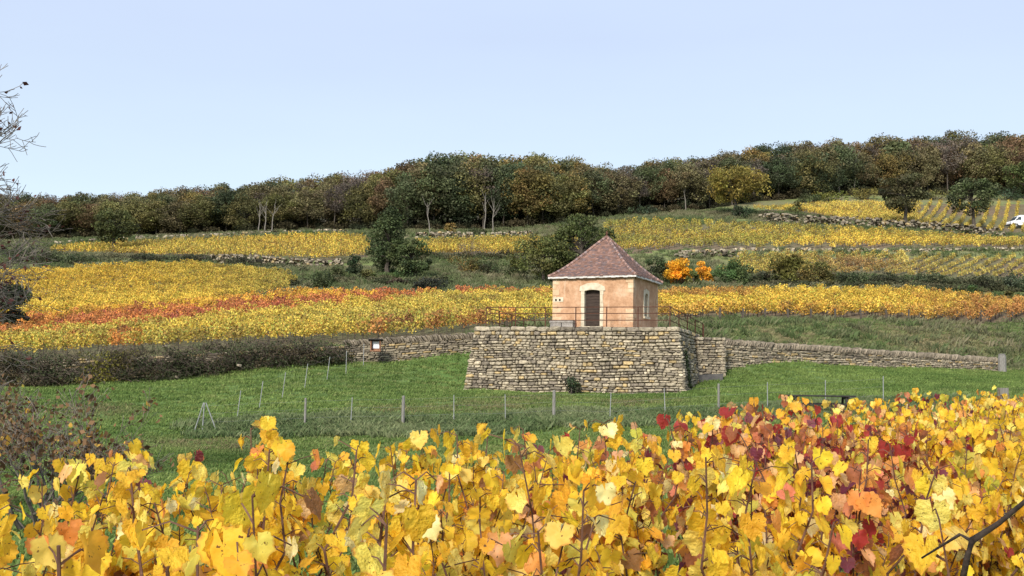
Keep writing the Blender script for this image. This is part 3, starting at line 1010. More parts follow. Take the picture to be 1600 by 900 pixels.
for R in rots:
    for i in range(NC):
        ra, za = prof(i / NC); rb, zb = prof((i + 1.25) / NC) if i < NC - 1 else prof(1)
        sl = Vector((0, ra - rb, zb - za)); ln = sl.length; sl.normalize()
        nn = Vector((0, -sl.z, sl.y))
        x = -ra + rnd.uniform(-.1, 0)
        while x < ra:
            tw = rnd.uniform(.145, .175)
            x0, x1 = max(x, -ra), min(x + tw, ra)
            if x1 - x0 > .03:
                x0b, x1b = max(min(x0, rb), -rb), max(min(x1, rb), -rb)
                lift = .018 + rnd.uniform(0, .012)
                A = Vector((0, -ra, za)) + nn * lift; B = Vector((0, -rb, zb)) + nn * .004
                j = rnd.uniform(-.012, .012)
                A = A - sl * abs(j)
                g = .004
                v = [A + Vector((x0 + g, 0, 0)), A + Vector((x1 - g, 0, 0)), B + Vector((x1b, 0, 0)), B + Vector((x0b, 0, 0))]
                v += [p - nn * .016 for p in v]
                c = rnd.choice(pal); k = rnd.uniform(.78, 1.15)
                if rnd.random() < .04: k *= 1.35
                mb.cc = tuple(q * k for q in c)
                mb.poly([R @ p for p in v], [(0, 1, 2, 3), (0, 4, 5, 1), (1, 5, 6, 2), (3, 7, 4, 0)])
            x += tw
mb.build('tile_courses', noise_mat('roof_tile', [(.3, (.75, .75, .78)), (.7, (1.15, 1.12, 1.1))], 9, .9, .004, shade=True), roof, kind='stuff')
# hip tiles with mortar
mb = MB()
NH = 26
for R in rots:
    for i in range(NH):
        ra, za = prof((i + .0) / NH); rb, zb = prof((i + 1.15) / NH)
        if i > NH - 3: rb = max(rb, .02)
        a = R @ Vector((ra, -ra, za + .03)); b = R @ Vector((rb, -rb, zb + .045))
        c = rnd.choice(pal); k = rnd.uniform(.8, 1.25)
        mb.cc = tuple(q * k for q in c) if i % 2 else tuple(q * 1.35 + .04 for q in c)
        mb.tube([a, a + (b - a) * .55, b], [.085, .072, .052], 7)
mb.build('hip_tiles', MATS['roof_tile'], roof, kind='stuff')
mb = MB()
for R in rots:
    n = 22
    r0, z0 = prof(0); ri, zi = prof(.02)
    for i in range(n):
        a0, a1 = -r0 + 2 * r0 * i / n, -r0 + 2 * r0 * (i + 1) / n
        jt = lambda: rnd.uniform(-.016, .016)
        dz, dy = jt(), jt()
        mb.box(R @ Vector(((a0 + a1) / 2, -r0 + .055 + dy, z0 - .045 + dz)), (a1 - a0 + .01, .12, .085 + jt()), R)
mb.build('eave_mortar', noise_mat('lime_mortar', [(.3, (.40, .37, .34)), (.6, (.60, .58, .55))], 7, .95, .01), roof)
mb = MB(); mb.tube([(0, 0, HH + RH - .1), (0, 0, HH + RH + .10), (0, 0, HH + RH + .16), (0, 0, HH + RH + .22), (0, 0, HH + RH + .27), (0, 0, HH + RH + .36)], [.11, .06, .035, .075, .05, .012], 8)
mb.build('finial', M_RUST, roof, smooth=True)
# bench block beside the door
bq = thing('stone_bench', 'grey stone bench block against the hut wall left of door', 'bench', (0, 0, 0))
bq.location = hc + hu * (-1.55) - hb * (h2 + .30) + UP * (ZT + .01); bq.rotation_euler = (0, 0, HA)
mb = MB(); mb.box((0, 0, .34), (1.35, .46, .12), None, .012); mb.build('seat_slab', noise_mat('grey_stone', [(.3, (.20, .18, .16)), (.7, (.36, .33, .30))], 4, .95, .015), bq)
for s in (-1, 1):
    mb = MB(); mb.box((s * .33, 0, .139), (.62, .38, .278), None, .015); mb.build('support_block', MATS['grey_stone'], bq)

# iron railing round the terrace
fl = LF + PU * .45 - PN * .5; fr = RF - PU * .50 - PN * .5
rl_ = thing('iron_railing', 'rusty iron railing of three thin bars round the terrace edge', 'railing', (fl + fr) / 2)
def rel(p): return p - rl_.location
def rail_run(a, b, n, h=1.06, skip0=False, drop=0.0):
    for i in range(n + 1):
        if i == 0 and skip0: continue
        p = a.lerp(b, i / n)
        mb = MB(); mb.tube([rel(p - UP * .02), rel(p + UP * h)], .030, 6); mb.build('post', M_RUST, rl_)
    for f in (.36, .69, 1.0):
        mb = MB(); mb.tube([rel(a + UP * (h * f - .01)), rel(b + UP * (h * f - .01))], .021, 6); mb.build('rail', M_RUST, rl_)
rail_run(fl, fr, 6)
bkL = P(836, 509, 65.0); bkL.z = ZT - .35
bkR = P(1098, 526, 63.2); bkR.z = ZT - .42
rail_run(fl, bkL, 4, skip0=True)
rail_run(fr, bkR, 4, skip0=True)
mb = MB(); mb.tube([rel(bkR + UP * 1.0 + PU * .05), rel(bkR - UP * 1.4 + PU * .02)], .03, 6); mb.build('stair_rail', M_RUST, rl_)

# ivy on the terrace side and a tuft at its foot
def clump(rng, n, c, r, size, flat=.0):
    d = rng.normal(size=(n, 3)); d /= np.linalg.norm(d, axis=1, keepdims=True)
    return np.array(c) + d * (rng.uniform(.2, 1, (n, 1)) ** .5) * np.array(r)


# ------------------------------------------------------------------ trees and shrubs


def limb_path(a, b, sag, n, wob):
    pts = []
    for i in range(n + 1):
        f = i / n
        p = a.lerp(b, f) + UP * (sag * math.sin(math.pi * f)) + Vector((rnd.uniform(-1, 1), rnd.uniform(-1, 1), rnd.uniform(-.5, .5))) * wob * math.sin(math.pi * f)
        pts.append(p)
    return pts


def tree_meshes(seed, H, R, base, nclump, nleaf, lsize, bark=None, power=1.0, oval=(1, 1), dens=1.0, trunkr=None, conic=0.0, cb=1.0):
    """trunk-with-limbs mesh and crown mesh (local, base at origin)"""
    rng = np.random.default_rng(seed); rnd.seed(seed)
    mb = MB()
    tr = trunkr or H * .022
    lean = Vector((rnd.uniform(-.05, .05) * H, rnd.uniform(-.05, .05) * H, 0))
    top = Vector((lean.x, lean.y, H * .82))
    fork = Vector((lean.x * .4, lean.y * .4, base + (H - base) * .25))
    pts = limb_path(Vector((0, 0, -.3)), fork, 0, 4, .08 * R * .3)
    mb.tube(pts, [tr * (1.35 - .16 * i) for i in range(5)], 7)
    cz = (H + base) / 2; hz = (H - base) / 2
    cl = []
    for k in range(nclump):
        while True:
            d = rng.normal(size=3); d /= np.linalg.norm(d)
            rr = rng.uniform(.35, 1.0) ** .6
            p = d * rr
            if p[2] > -.85: break
        wob = 1 + .16 * math.sin(3 * math.atan2(d[1], d[0]) + seed) + .12 * math.sin(5 * math.atan2(d[1], d[0]) * 1.0 + d[2] * 4 + seed * 2)
        rad = R * wob * (1 - conic * max(0, p[2] * .5 + .5))
        c = Vector((p[0] * rad * oval[0], p[1] * rad * oval[1], cz + p[2] * hz * .92)) + lean * .7
        cl.append(c)
    V, S = [], []
    for k, c in enumerate(cl):
        if k % 2 == 0 or nclump < 30:
            mb.tube(limb_path(fork.lerp(top, min(1, max(0, (c.z - fork.z) / max(.1, top.z - fork.z) * .55))), c, .03 * H, 3, .05 * R), [tr * .42, tr * .26, tr * .15, tr * .05], 4, cap=False)
        cr = R * rng.uniform(.20, .36) * cb
        n = int(nleaf / nclump * rng.uniform(.6, 1.4))
        C = clump(rng, n, c, (cr, cr, cr * .72), lsize)
        V.append(C); b = rng.uniform(.58, 1.45)
        S.append(np.clip(b * rng.uniform(.70, 1.30, (n, 1)), .35, 1.9) * np.array([[1, 1, 1]]) * (1 + rng.normal(0, .05, (1, 3))))
    mb.tube(limb_path(fork, top, 0, 4, .05 * R), [tr * .8, tr * .6, tr * .4, tr * .2, tr * .06], 5, cap=False)
    C = np.concatenate(V); S = np.concatenate(S)
    LV, LQ = leaf_quads(C, lsize, rng, flat=.3)
    crown = fast_mesh('crown', LV, LQ, M_CROWN, S)
    trunk = mb.mesh('trunk', bark or M_BARK)
    return trunk, crown


def place_tree(name, label, cat, loc, meshes, col, s=(1, 1, 1), rz=0.0, group=None, parts=('trunk', 'crown')):
    t = thing(name, label, cat, loc, rz, group)
    t.scale = s
    link(parts[0], meshes[0], t)
    link(parts[1], meshes[1], t, col=col)
    return t


# wood on the ridge ---------------------------------------------------
SILX = [-400, 0, 100, 200, 300, 400, 500, 550, 600, 650, 700, 750, 800, 850, 900, 950, 1000, 1050, 1100, 1150, 1200, 1250, 1300, 1350, 1400, 1450, 1500, 1550, 1600, 2000]
SILY = [306, 304, 303, 298, 291, 283, 276, 269, 258, 247, 240, 240, 244, 247, 252, 257, 255, 247, 242, 235, 228, 222, 217, 219, 217, 214, 207, 214, 210, 205]
FT = []
for k in range(9):
    FT.append(tree_meshes(100 + k, 10.0, 4.0 + .4 * (k % 3), [.7, 1.7, .2][k % 3], 84, 8000, .30, bark=M_BARK, trunkr=.12, cb=1.1, conic=[.0, .25, .5][(k // 3) % 3]))
FTB = []      # nearly bare, grey-brown twiggy crowns
for k in range(3):
    FTB.append(tree_meshes(140 + k, 10.0, 2.6, 3.4, 50, 2200, .24, bark=M_BARK, trunkr=.10, cb=1.3))
tints = [('dark green', (.090, .104, .048)), ('olive green', (.145, .135, .050)), ('rust brown', (.175, .120, .062)), ('brown green', (.142, .122, .060)),
         ('golden olive', (.20, .15, .05)), ('deep green', (.066, .085, .042))]
MARK = [(60, 'beyond the left edge vineyard'), (250, 'behind the lone round tree at left'), (420, 'above the rubble line on the left'),
        (560, 'left of the tall dark tree'), (690, 'above the tall dark tree'), (830, 'above the middle rubble heap'), (960, 'above the hut roof'),
        (1090, 'between the hut roof and the golden oak'), (1220, 'behind the golden oak'), (1350, 'above the top right vineyard'), (1480, 'behind the two trees by the rubble wall'), (5000, 'above the white van')]
rnd.seed(11)
rows = [(0, 4.4, .84), (3.8, 4.6, .92), (8.0, 5.0, .98), (13, 5.4, 1.0), (18.5, 6.0, 1.0), (25, 6.6, 1.0)]
ntree = 0
for ri, (dd, sp, hk) in enumerate(rows):
    x = -118 + rnd.uniform(0, 3)
    while x < 132:
        x += sp * rnd.uniform(.75, 1.25)
        px = 800 + F * x / 215
        d0 = np.interp(px, FORX, FORD)
        y = d0 + dd + rnd.uniform(-1.6, 1.6)
        xx = x * y / 215
        px = 800 + F * xx / y
        if px < -60 or px > 1660: continue
        g = float(gz(xx, y))
        topz = P(px, np.interp(px, SILX, SILY), y).z
        hgt = (topz - g) * hk * rnd.uniform(.92, 1.09)
        hgt = min(max(hgt, 4.5), 17)
        r = rnd.random()
        # leaf colours drift along the ridge: browner at the two ends, greener in the middle
        green = math.exp(-((px - 760) / 230) ** 2)
        if r < .30 + .50 * green: ti = rnd.choice((0, 1, 1, 5, 0, 1, 4))
        elif r < .78: ti = rnd.choice((2, 3, 3, 2, 1, 3))
        else: ti = rnd.choice((1, 4, 3, 0, 2))
        if 1000 < px and rnd.random() < .35: ti = rnd.choice((0, 3, 5))
        bare = rnd.random() < (.16 if px < 950 else .22) * (1 - .7 * green)
        ms = rnd.choice(FTB) if bare else (rnd.choice(FT[1::3]) if ri == 0 and rnd.random() < .25 else rnd.choice(FT))
        nm, c = tints[ti]
        k = rnd.uniform(.75, 1.25)
        w = hgt / 10 * rnd.uniform(.85, 1.15) if hgt > 8 else rnd.uniform(.8, 1.0)
        mark = next(m for lim, m in MARK if px < lim)
        where = 'front tree' if ri < 2 else 'tree deep'
        lab = f"{'thinning ' if bare else ''}{nm} {'tree at the wood edge' if ri < 2 else 'tree top in the wood'} {mark}"
        if bare: c = (.13, .105, .085)
        place_tree('wood_tree', lab, 'tree', (xx, y, g - .1), ms, tuple(q * k for q in c), (w, w, hgt / 10), rnd.uniform(0, 6.28), 'trees of the wood along the ridge')
        ntree += 1
print('wood trees', ntree)

# pale bare trunks showing at the wood edge
def bare_trunk(px, pyb, h, lean, lab):
    p = hit(px, pyb)
    t = thing('bare_tree', lab, 'tree', p, 0, 'pale bare trunks at the wood edge')
    mb = MB()
    top = Vector((lean, 0, h))
    pts = limb_path(Vector((0, 0, -.2)), top, 0, 5, .12)
    mb.tube(pts, [.11, .10, .085, .07, .05, .02], 5); mb.build('trunk', M_BARKP, t)
    for k in range(5):
        f = rnd.uniform(.4, .9); a = Vector((0, 0, -.2)).lerp(top, f)
        mb = MB(); mb.tube(limb_path(a, a + Vector((rnd.uniform(-1.3, 1.3), rnd.uniform(-.6, .6), rnd.uniform(1, 2.4))), -.1, 3, .12), [.045, .035, .025, .012], 4)
        mb.build('branch', M_BARKP, t)
for (px, pb, h, ln, lab) in ((1292, 306, 6.5, -1.6, 'pale leaning bare trunk left in the cluster above top right vineyard'), (1312, 305, 7.5, -.6, 'pale straight bare trunk in the middle of the right hand cluster'),
                             (1335, 304, 9.0, .3, 'tallest pale forked trunk of the right hand cluster'), (1352, 303, 6.0, -.5, 'thin pale trunk right in the cluster above top right vineyard'),
                             (404, 364, 4.9, .2, 'pale trunk at the left wood edge, leftmost of three'), (414, 364, 5.3, .1, 'pale trunk at the left wood edge, middle of three'), (424, 364, 4.8, .5, 'pale trunk at the left wood edge, rightmost of three'),
                             (672, 368, 5.5, -.6, 'thin bare leaning trunk behind the tall dark tree'), (757, 364, 7.0, .1, 'grey bare trunk at the wood edge above the rubble heap'), (770, 364, 6.0, .1, 'short grey trunk right of the grey bare trunk'),
                             (1072, 330, 5.0, -.5, 'slim pale trunk left of the golden oak')):
    bare_trunk(px, pb, h, ln, lab)

# single trees on the slope -------------------------------------------
def lone_tree(px, pyb, pyt, wpx, col, label, seed, base=.2, nl=5200, ls=.26, ncl=70, conic=0.0, name='tree', s2=1.0, d=None):
    p = hit(px, pyb)
    top = P(px, pyt, p.y).z
    H = top - p.z
    R = wpx / 2 * p.y / F
    ms = tree_meshes(seed, H, R * .93, H * base, ncl, nl, ls, conic=conic, trunkr=.022 * H + .08)
    rnd.seed(seed)
    return place_tree(name, label, 'tree', p, ms, col)
lone_tree(178, 396, 322, 72, (.065, .075, .024), 'dark olive round tree standing alone above the upper left vineyard', 201, .22, 4200, .30, 60, name='field_maple')
lone_tree(604, 432, 319, 96, (.060, .082, .030), 'tall dark green tree narrowing to its top left of the hut', 202, .02, 7500, .26, 62, conic=.78, name='tall_tree')
lone_tree(642, 436, 371, 70, (.078, .100, .036), 'lower olive green tree grown into the right side of the tall tree', 212, .02, 3600, .26, 40, name='field_tree')
lone_tree(912, 442, 333, 112, (.075, .092, .030), 'broad dense green tree right behind the hut roof', 203, .02, 8500, .26, 80, name='broad_tree')
lone_tree(850, 441, 368, 98, (.105, .112, .034), 'lower olive tree on the left of the broad tree behind the hut', 213, .02, 5200, .26, 56, name='field_tree')
lone_tree(1148, 337, 257, 100, (.24, .19, .045), 'golden olive oak with wide crown at the wood edge', 204, .22, 6500, .36, 85, name='oak_tree')
lone_tree(1416, 354, 262, 78, (.085, .078, .036), 'fuller dark brown green tree by the rubble wall', 205, .14, 6500, .36, 60, name='field_tree')
lone_tree(1522, 358, 272, 76, (.070, .088, .036), 'dark green round tree on the rubble wall left of the van', 206, .2, 4600, .36, 60, name='field_tree')
lone_tree(1602, 312, 248, 60, (.085, .105, .035), 'pale green tree at the wood edge above the van', 207, .15, 3500, .4, 50, name='field_tree')


def shrub(px, pyb, wpx, hpx, col, label, seed, nl=1500, ls=.2, name='shrub', bare=False, cat='shrub'):
    p = hit(px, pyb)
    H = hpx * p.y / F; R = wpx / 2 * p.y / F
    rng = np.random.default_rng(seed); rnd.seed(seed)
    t = thing(name, label, cat, p)
    mb = MB()
    V, S = [], []
    nc = max(16, int(18 * R / max(H, .4)))
    for k in range(nc):
        a = rng.uniform(0, 6.28); rr = R * math.sqrt(rng.uniform(0, 1)) * .8
        c = Vector((math.cos(a) * rr, math.sin(a) * rr * .8, H * rng.uniform(.12, .86) * (1 - .45 * (rr / R) ** 2)))
        mb.tube(limb_path(Vector((c.x * .3, c.y * .3, -.1)), c + UP * H * .1, 0, 3, .1), [.05, .035, .02, .008], 4, cap=False)
        if bare:
            for q in range(4): mb.tube([c, c + Vector((rng.uniform(-.6, .6), rng.uniform(-.6, .6), rng.uniform(.2, 1.0))) * H * .35], [.018, .006], 3, cap=False)
        n = int(nl / nc)
        cr = min(H, R) * rng.uniform(.28, .45)
        V.append(clump(rng, n, c, (cr * 1.15, cr * 1.15, cr * .8), ls)); b = rng.uniform(.60, 1.45)
        S.append(np.clip(b * rng.uniform(.70, 1.30, (n, 1)), .35, 1.9) * (1 + rng.normal(0, .07, (1, 3))))
    C = np.concatenate(V); C[:, 2] = np.maximum(C[:, 2], .02)
    LV, LQ = leaf_quads(C, ls, rng, flat=.2)
    mb.build('stem', M_TWIG if bare else M_BARK, t)
    link('foliage', fast_mesh('foliage', LV, LQ, M_CROWN, np.concatenate(S)), t, col=col)
    return t


DK, OL, GRN, YO = (.060, .076, .034), (.125, .125, .040), (.095, .14, .05), (.18, .155, .04)
SH = [
    (1062, 446, 52, 45, (.70, .36, .03), 'bright orange yellow shrub right of the hut, larger of two', 2400),
    (1100, 443, 28, 38, (.64, .31, .03), 'bright orange shrub between the orange one and the green bush', 1400),
    (1082, 447, 22, 26, (.09, .10, .03), 'small olive shrub between the two orange shrubs', 700),
    (1145, 444, 62, 42, GRN, 'rounded mid green bush right of the orange shrubs', 2600),
    (1025, 442, 44, 44, DK, 'dark bush touching the right eave of the hut', 1600),
    (1232, 447, 60, 58, (.11, .105, .026), 'tall olive yellow shrub at the lower right vineyard', 2600),
    (1278, 447, 56, 38, (.12, .105, .034), 'brownish olive shrub next to the tall olive shrub', 1800),
    (1188, 446, 44, 24, DK, 'low dark scrub between green bush and olive shrub', 900),
    (1330, 446, 60, 22, DK, 'low dark bramble right of the brownish shrub', 900),
    (1385, 446, 66, 20, (.055, .06, .03), 'long dark bramble above the golden right vineyard', 900),
    (1455, 448, 80, 24, DK, 'dark bramble bank below the striped vine rows', 1000),
    (1530, 452, 70, 24, (.06, .065, .032), 'grey green scrub on the bank near the right edge', 900),
    (1590, 456, 60, 34, (.055, .075, .04), 'bushy grey green scrub at the right picture edge', 900),
    (1520, 462, 16, 20, GRN, 'small upright green sapling on the right bank', 300),
    (1575, 470, 18, 20, OL, 'small olive sapling on the right bank by the edge', 300),
    (550, 432, 34, 40, (.038, .055, .026), 'small dark pointed bush left of the tall dark tree', 1000),
    (502, 450, 46, 26, (.065, .085, .032), 'round green bush in front of the retaining wall', 900),
    (522, 436, 40, 22, (.075, .085, .034), 'olive scrub between the green bush and the pointed bush', 700),
    (640, 436, 60, 34, (.052, .075, .028), 'dark green bush at the right foot of the tall dark tree', 1200),
    (575, 440, 30, 22, OL, 'yellow green small bush at the left foot of the tall tree', 600),
    (672, 455, 62, 22, (.030, .034, .024), 'dark low bramble mound left of the hut above the vines', 1000),
    (620, 446, 36, 12, (.075, .055, .04), 'brownish low scrub beside the dark bramble mound', 400),
    (730, 428, 58, 34, (.12, .10, .03), 'yellow olive shrub below the bare brown bush', 1000),
    (768, 428, 60, 24, (.07, .08, .035), 'grey green scrub left of the broad tree', 900),
    (806, 432, 40, 22, (.065, .075, .03), 'dark scrub at the left foot of the broad tree', 700),
    (800, 398, 56, 10, (.06, .06, .03), 'flat dark scrub along the middle vine strip', 300),
    (458, 446, 40, 12, (.06, .065, .035), 'grey green low scrub at the corner of the upper left vineyard', 400),
    (30, 411, 60, 30, DK, 'dark green bush at the left edge above the upper vineyard', 1100),
    (78, 413, 50, 24, (.055, .065, .03), 'mid green bush right of the dark one at the left edge', 900),
    (120, 413, 50, 18, DK, 'low dark bush left of the lone round tree', 700),
    (232, 408, 70, 12, (.05, .055, .03), 'low dark hedge clump right of the lone round tree', 600),
    (300, 409, 60, 12, (.06, .06, .032), 'dark hedge clump left of the pale retaining wall', 600),
    (385, 415, 70, 14, (.05, .05, .03), 'dark brambles over the pale retaining wall', 700),
    (1005, 336, 60, 14, (.045, .065, .034), 'blue green low bush at the wood edge left of the oak', 500),
    (1160, 341, 34, 24, (.05, .075, .036), 'dark green bush at the foot of the golden oak', 500),
    (1242, 333, 30, 20, OL, 'small pale olive bush on the bank under the top vineyard', 400),
    (1300, 315, 60, 18, (.12, .13, .03), 'yellow green hedge bush left above the top right vineyard', 500),
    (1350, 312, 60, 20, YO, 'yellow olive hedge bush right above the top right vineyard', 500),
    (1262, 317, 44, 14, (.06, .075, .03), 'green hedge bush near the oak above top vineyard', 400),
    (1462, 312, 60, 16, OL, 'olive hedge bush between the two trees by the wall', 400),
    (1570, 313, 60, 20, (.05, .08, .04), 'blue green bush at the wood edge above the van', 500),
    (702, 366, 20, 22, (.22, .15, .05), 'small golden leaved bush at the wood edge', 300),
    (742, 368, 40, 14, (.06, .07, .03), 'dark bush at the wood edge right of the golden bush', 300),
    (893, 617, 36, 30, (.050, .062, .034), 'small dark bush at the foot of the terrace front', 500),
    (-2, 527, 90, 100, (.036, .046, .024), 'dense dark bush at the left picture edge over the meadow wall', 5200),
]
for k, (px, pb, w, h, c, lab, nl) in enumerate(SH):
    far = hit(px, pb).y
    nl = nl * 1.3
    shrub(px, pb, w, h, c, lab, 300 + k, int(nl * 1.25), .10 if far < 70 else (.20 if far < 160 else .30))
shrub(735, 402, 60, 36, (.09, .06, .045), 'bare brown bush with few leaves above the yellow olive shrub', 399, 160, .2, bare=True)

# bramble hedge along the meadow wall ---------------------------------
hd = thing('bramble_hedge', 'dark tangled bramble hedge covering the wall along the left meadow', 'hedge', A2.copy())
rng = np.random.default_rng(5); rnd.seed(5)
V, S = [], []
mb = MB()
Lh = (B2 - A2).length
for k in range(460):
    f = rng.uniform(0, 1.0)
    p = A2.lerp(B2, f)
    hh = 1.75 - .5 * f
    if f > .93: hh *= .75
    c = np.array([p.x, p.y - rng.uniform(-.4, 1.0), 0.0])
    c[2] = float(gz(c[0], c[1])) + hh * rng.uniform(.05, 1) ** 1.1
    n = 60
    V.append(clump(rng, n, c, (.7, .4, .32), .1)); b = rng.uniform(.5, 1.3)
    hue = np.array([[1.2, .9, .8]]) if rng.random() < .34 else np.array([[.92, 1.12, .8]])
    if abs(f - .42) < .05 and rng.random() < .6: hue = np.array([[3.2, 2.8, .8]])
    S.append(np.clip(b * rng.uniform(.7, 1.3, (n, 1)), .3, 1.8) * hue)
    for q in range(5):
        a = Vector(c) + Vector((rng.uniform(-.7, .7), rng.uniform(-.3, .3), rng.uniform(-.2, .3)))
        e = a + Vector((rng.uniform(-.9, .9), rng.uniform(-.5, .2), rng.uniform(.0, .45)))
        mb.tube([a - A2, (a + e) / 2 + UP * .12 - A2, e - A2 - UP * .1], [.014, .011, .005], 3, cap=False)
mb.build('stem', noise_mat('bramble_stem', [(.3, (.045, .034, .028)), (.7, (.12, .095, .075))], 5, .95, 0), hd)
LV, LQ = leaf_quads(np.concatenate(V) - np.array(A2), .10, rng)
link('foliage', fast_mesh('foliage', LV, LQ, M_CROWN, np.concatenate(S)), hd, col=(.060, .062, .036))
for (px, py, s, lab) in ((374, 571, .17, 'pale loose stone at the foot of the bramble hedge'), (258, 541, .2, 'pale round stone on top of the bramble hedge'), (275, 589, .2, 'small pale stone lying in the meadow below the hedge')):
    p = hit(px, py); p = P(px, py, min(p.y, 58.5))
    o = link('field_stone', STONES[rnd.randrange(14)][0], col=(.9, .87, .84)); o.location = p; o.scale = (s * 1.3, s, s * .7); o.rotation_euler = (.2, .1, rnd.uniform(0, 3)); setp(o, lab, 'stone')

# ivy strand hanging on the right face of the terrace
rng = np.random.default_rng(9)
iv = thing('ivy_plant', 'dark ivy strand climbing the right corner of the terrace', 'ivy', (o2.x, o2.y, BASEZ + .4))
C = []
for k in range(420):
    h = rng.uniform(.3, 2.6); s_ = 1.0 + rng.normal(0, .16) - .1 * h
    p = o2 + su * s_ + ws * h + sno * rng.uniform(.05, .16)
    C.append(np.array(p - iv.location))
LV, LQ = leaf_quads(np.array(C), .11, rng)
link('foliage', fast_mesh('foliage', LV, LQ, M_CROWN, rng.uniform(.6, 1.3, (len(C), 1)) * np.ones((1, 3))), iv, col=(.035, .05, .022))
mb = MB(); mb.tube([o2 + su * 1.0 + ws * q + sno * .05 - iv.location for q in (.2, .9, 1.6, 2.4)], [.02, .018, .012, .006], 4); mb.build('stem', M_BARK, iv)

# bare tree reaching in from the left, with the last leaves -----------
def branchy(t, start, dirv, L, r, depth, mbs, leafpts, spread, upb, minr=.0035, nseg=5, kids=(4, 6), box=None):
    pts = [start]; d = dirv.normalized(); p = start.copy()
    for i in range(nseg):
        d = (d + Vector((rnd.uniform(-1, 1), rnd.uniform(-1, 1), rnd.uniform(-1, 1))) * .20 + UP * upb).normalized()
        p = p + d * L / nseg; pts.append(p.copy())
    rr = [max(minr, r * (1 - .72 * i / nseg)) for i in range(nseg + 1)]
    mbs.tube(pts, rr, 6 if depth > 2 else (4 if depth > 1 else 3), cap=False)
    if depth == 0:
        leafpts.append((pts[-1], d)); leafpts.append((pts[-2], d)); return
    for k in range(rnd.randint(*kids)):
        f = rnd.uniform(.25, 1.0)
        i = min(nseg - 1, int(f * nseg)); a = pts[i].lerp(pts[i + 1], f * nseg - i)
        ax = (pts[i + 1] - pts[i]).normalized()
        side = ax.cross(Vector((rnd.uniform(-1, 1), rnd.uniform(-1, 1), rnd.uniform(-1, 1)))).normalized()
        nd = (ax * math.cos(spread) + side * math.sin(spread) * rnd.uniform(.7, 1.2)).normalized()
        branchy(t, a, nd, L * rnd.uniform(.45, .68), rr[i] * .58, depth - 1, mbs, leafpts, spread, upb, minr, max(3, nseg - 1), kids)


def leafy(leafpts, prob, size, rng, hang=.06, many=1):
    C = []
    for p, d in leafpts:
        for q in range(many):
            if rng.random() < prob: C.append(np.array(p) + np.array([rng.normal(0, hang), rng.normal(0, hang), -abs(rng.normal(0, hang))]))
    return leaf_quads(np.array(C), size, rng, flat=0)


rnd.seed(33); rng = np.random.default_rng(33)
tb = P(-178, 640, 27.0); tb.z = float(gz(tb.x, tb.y))
bt = thing('bare_walnut_tree', 'nearly bare tree with a few dark red leaves reaching in at the left edge', 'tree', tb)
mbs = MB(); lp = []
mbs.tube([Vector((0, 0, -.2)), Vector((.1, 0, 1.5)), Vector((.25, 0, 4.2)), Vector((.3, 0, 8.3))], [.24, .19, .15, .07], 9)
mbs.build('trunk', M_TWIG, bt, smooth=True)
for (hs_, dx, dz, L, up) in ((3.7, 1.0, .22, 2.4, -.01), (4.9, 1.0, .12, 2.2, .0), (4.3, 1.0, .35, 2.3, .0), (5.2, .9, .5, 2.3, .02), (5.8, .95, .35, 2.1, .02), (6.3, .9, .6, 2.2, .02), (6.9, .9, .5, 2.1, .02), (7.0, .8, .6, 2.0, .02), (7.9, .55, .8, 1.9, .01), (8.1, .9, .35, 2.0, .03), (8.3, .3, 1.0, 1.8, .02), (5.0, -.8, .9, 2.6, .04), (6.4, -.9, .4, 2.6, .03), (7.6, -.5, 1.0, 2.2, .03), (4.2, 1.0, .05, 2.3, -.02)):
    mbs = MB()
    branchy(bt, Vector((.22 + .02 * hs_, 0, hs_)), Vector((dx, rnd.uniform(-.25, .25), dz)), L, .07, 3, mbs, lp, .62, up, .0075)
    mbs.build('limb', M_TWIG, bt)
LV, LQ = leafy(lp, .09, .13, rng)
link('foliage', fast_mesh('foliage', LV, LQ, M_CROWN, rng.uniform(.6, 1.4, (len(LQ), 1)) * np.ones((1, 3))), bt, col=(.10, .035, .03))

rnd.seed(41); rng = np.random.default_rng(41)
# pale lichened boughs hanging lower down at the left edge
def dry_bush(pb, n, L, r, label, prob, many, col, spread, dirs, seed, name='walnut_bush', size=.09):
    rnd.seed(seed); rng = np.random.default_rng(seed)
    t = thing(name, label, 'bush', pb)
    lp = []
    for k in range(n):
        mbs = MB()
        dv = dirs(k)
        branchy(t, Vector((rnd.uniform(-.15, .15), rnd.uniform(-.15, .15), -.1)), dv, L * rnd.uniform(.8, 1.15), r, 3, mbs, lp, spread, .02, .004)
        mbs.build('branch', M_TWIG, t)
    LV, LQ = leafy(lp, prob, size, rng, .07, many)
    sh = rng.uniform(.5, 1.5, (len(LQ), 1)) * np.ones((1, 3))
    yl = rng.random(len(LQ)) < .08
    sh[yl] *= np.array([3.2, 3.4, 1.2])
    link('foliage', fast_mesh('foliage', LV, LQ, M_CROWN, sh), t, col=col)
    return t
pb = P(62, 760, 17.0); pb.z = float(gz(pb.x, pb.y))
dry_bush(pb, 9, 1.55, .04, 'half bare bush with withered brown leaves in the left meadow', .95, 1, (.15, .085, .04), .6, lambda k: Vector((math.cos(k * 2.4) * .9, math.sin(k * 2.4) * .7, 1.0)), 51)
pb = P(-75, 700, 21.0); pb.z = float(gz(pb.x, pb.y))
dry_bush(pb, 6, 1.75, .045, 'twiggy brown bush at the left edge behind the withered bush', .9, 1, (.13, .10, .04), .6, lambda k: Vector((math.cos(k * 2.4) * .6 + .25, math.sin(k * 2.4) * .6, 1.2)), 52)

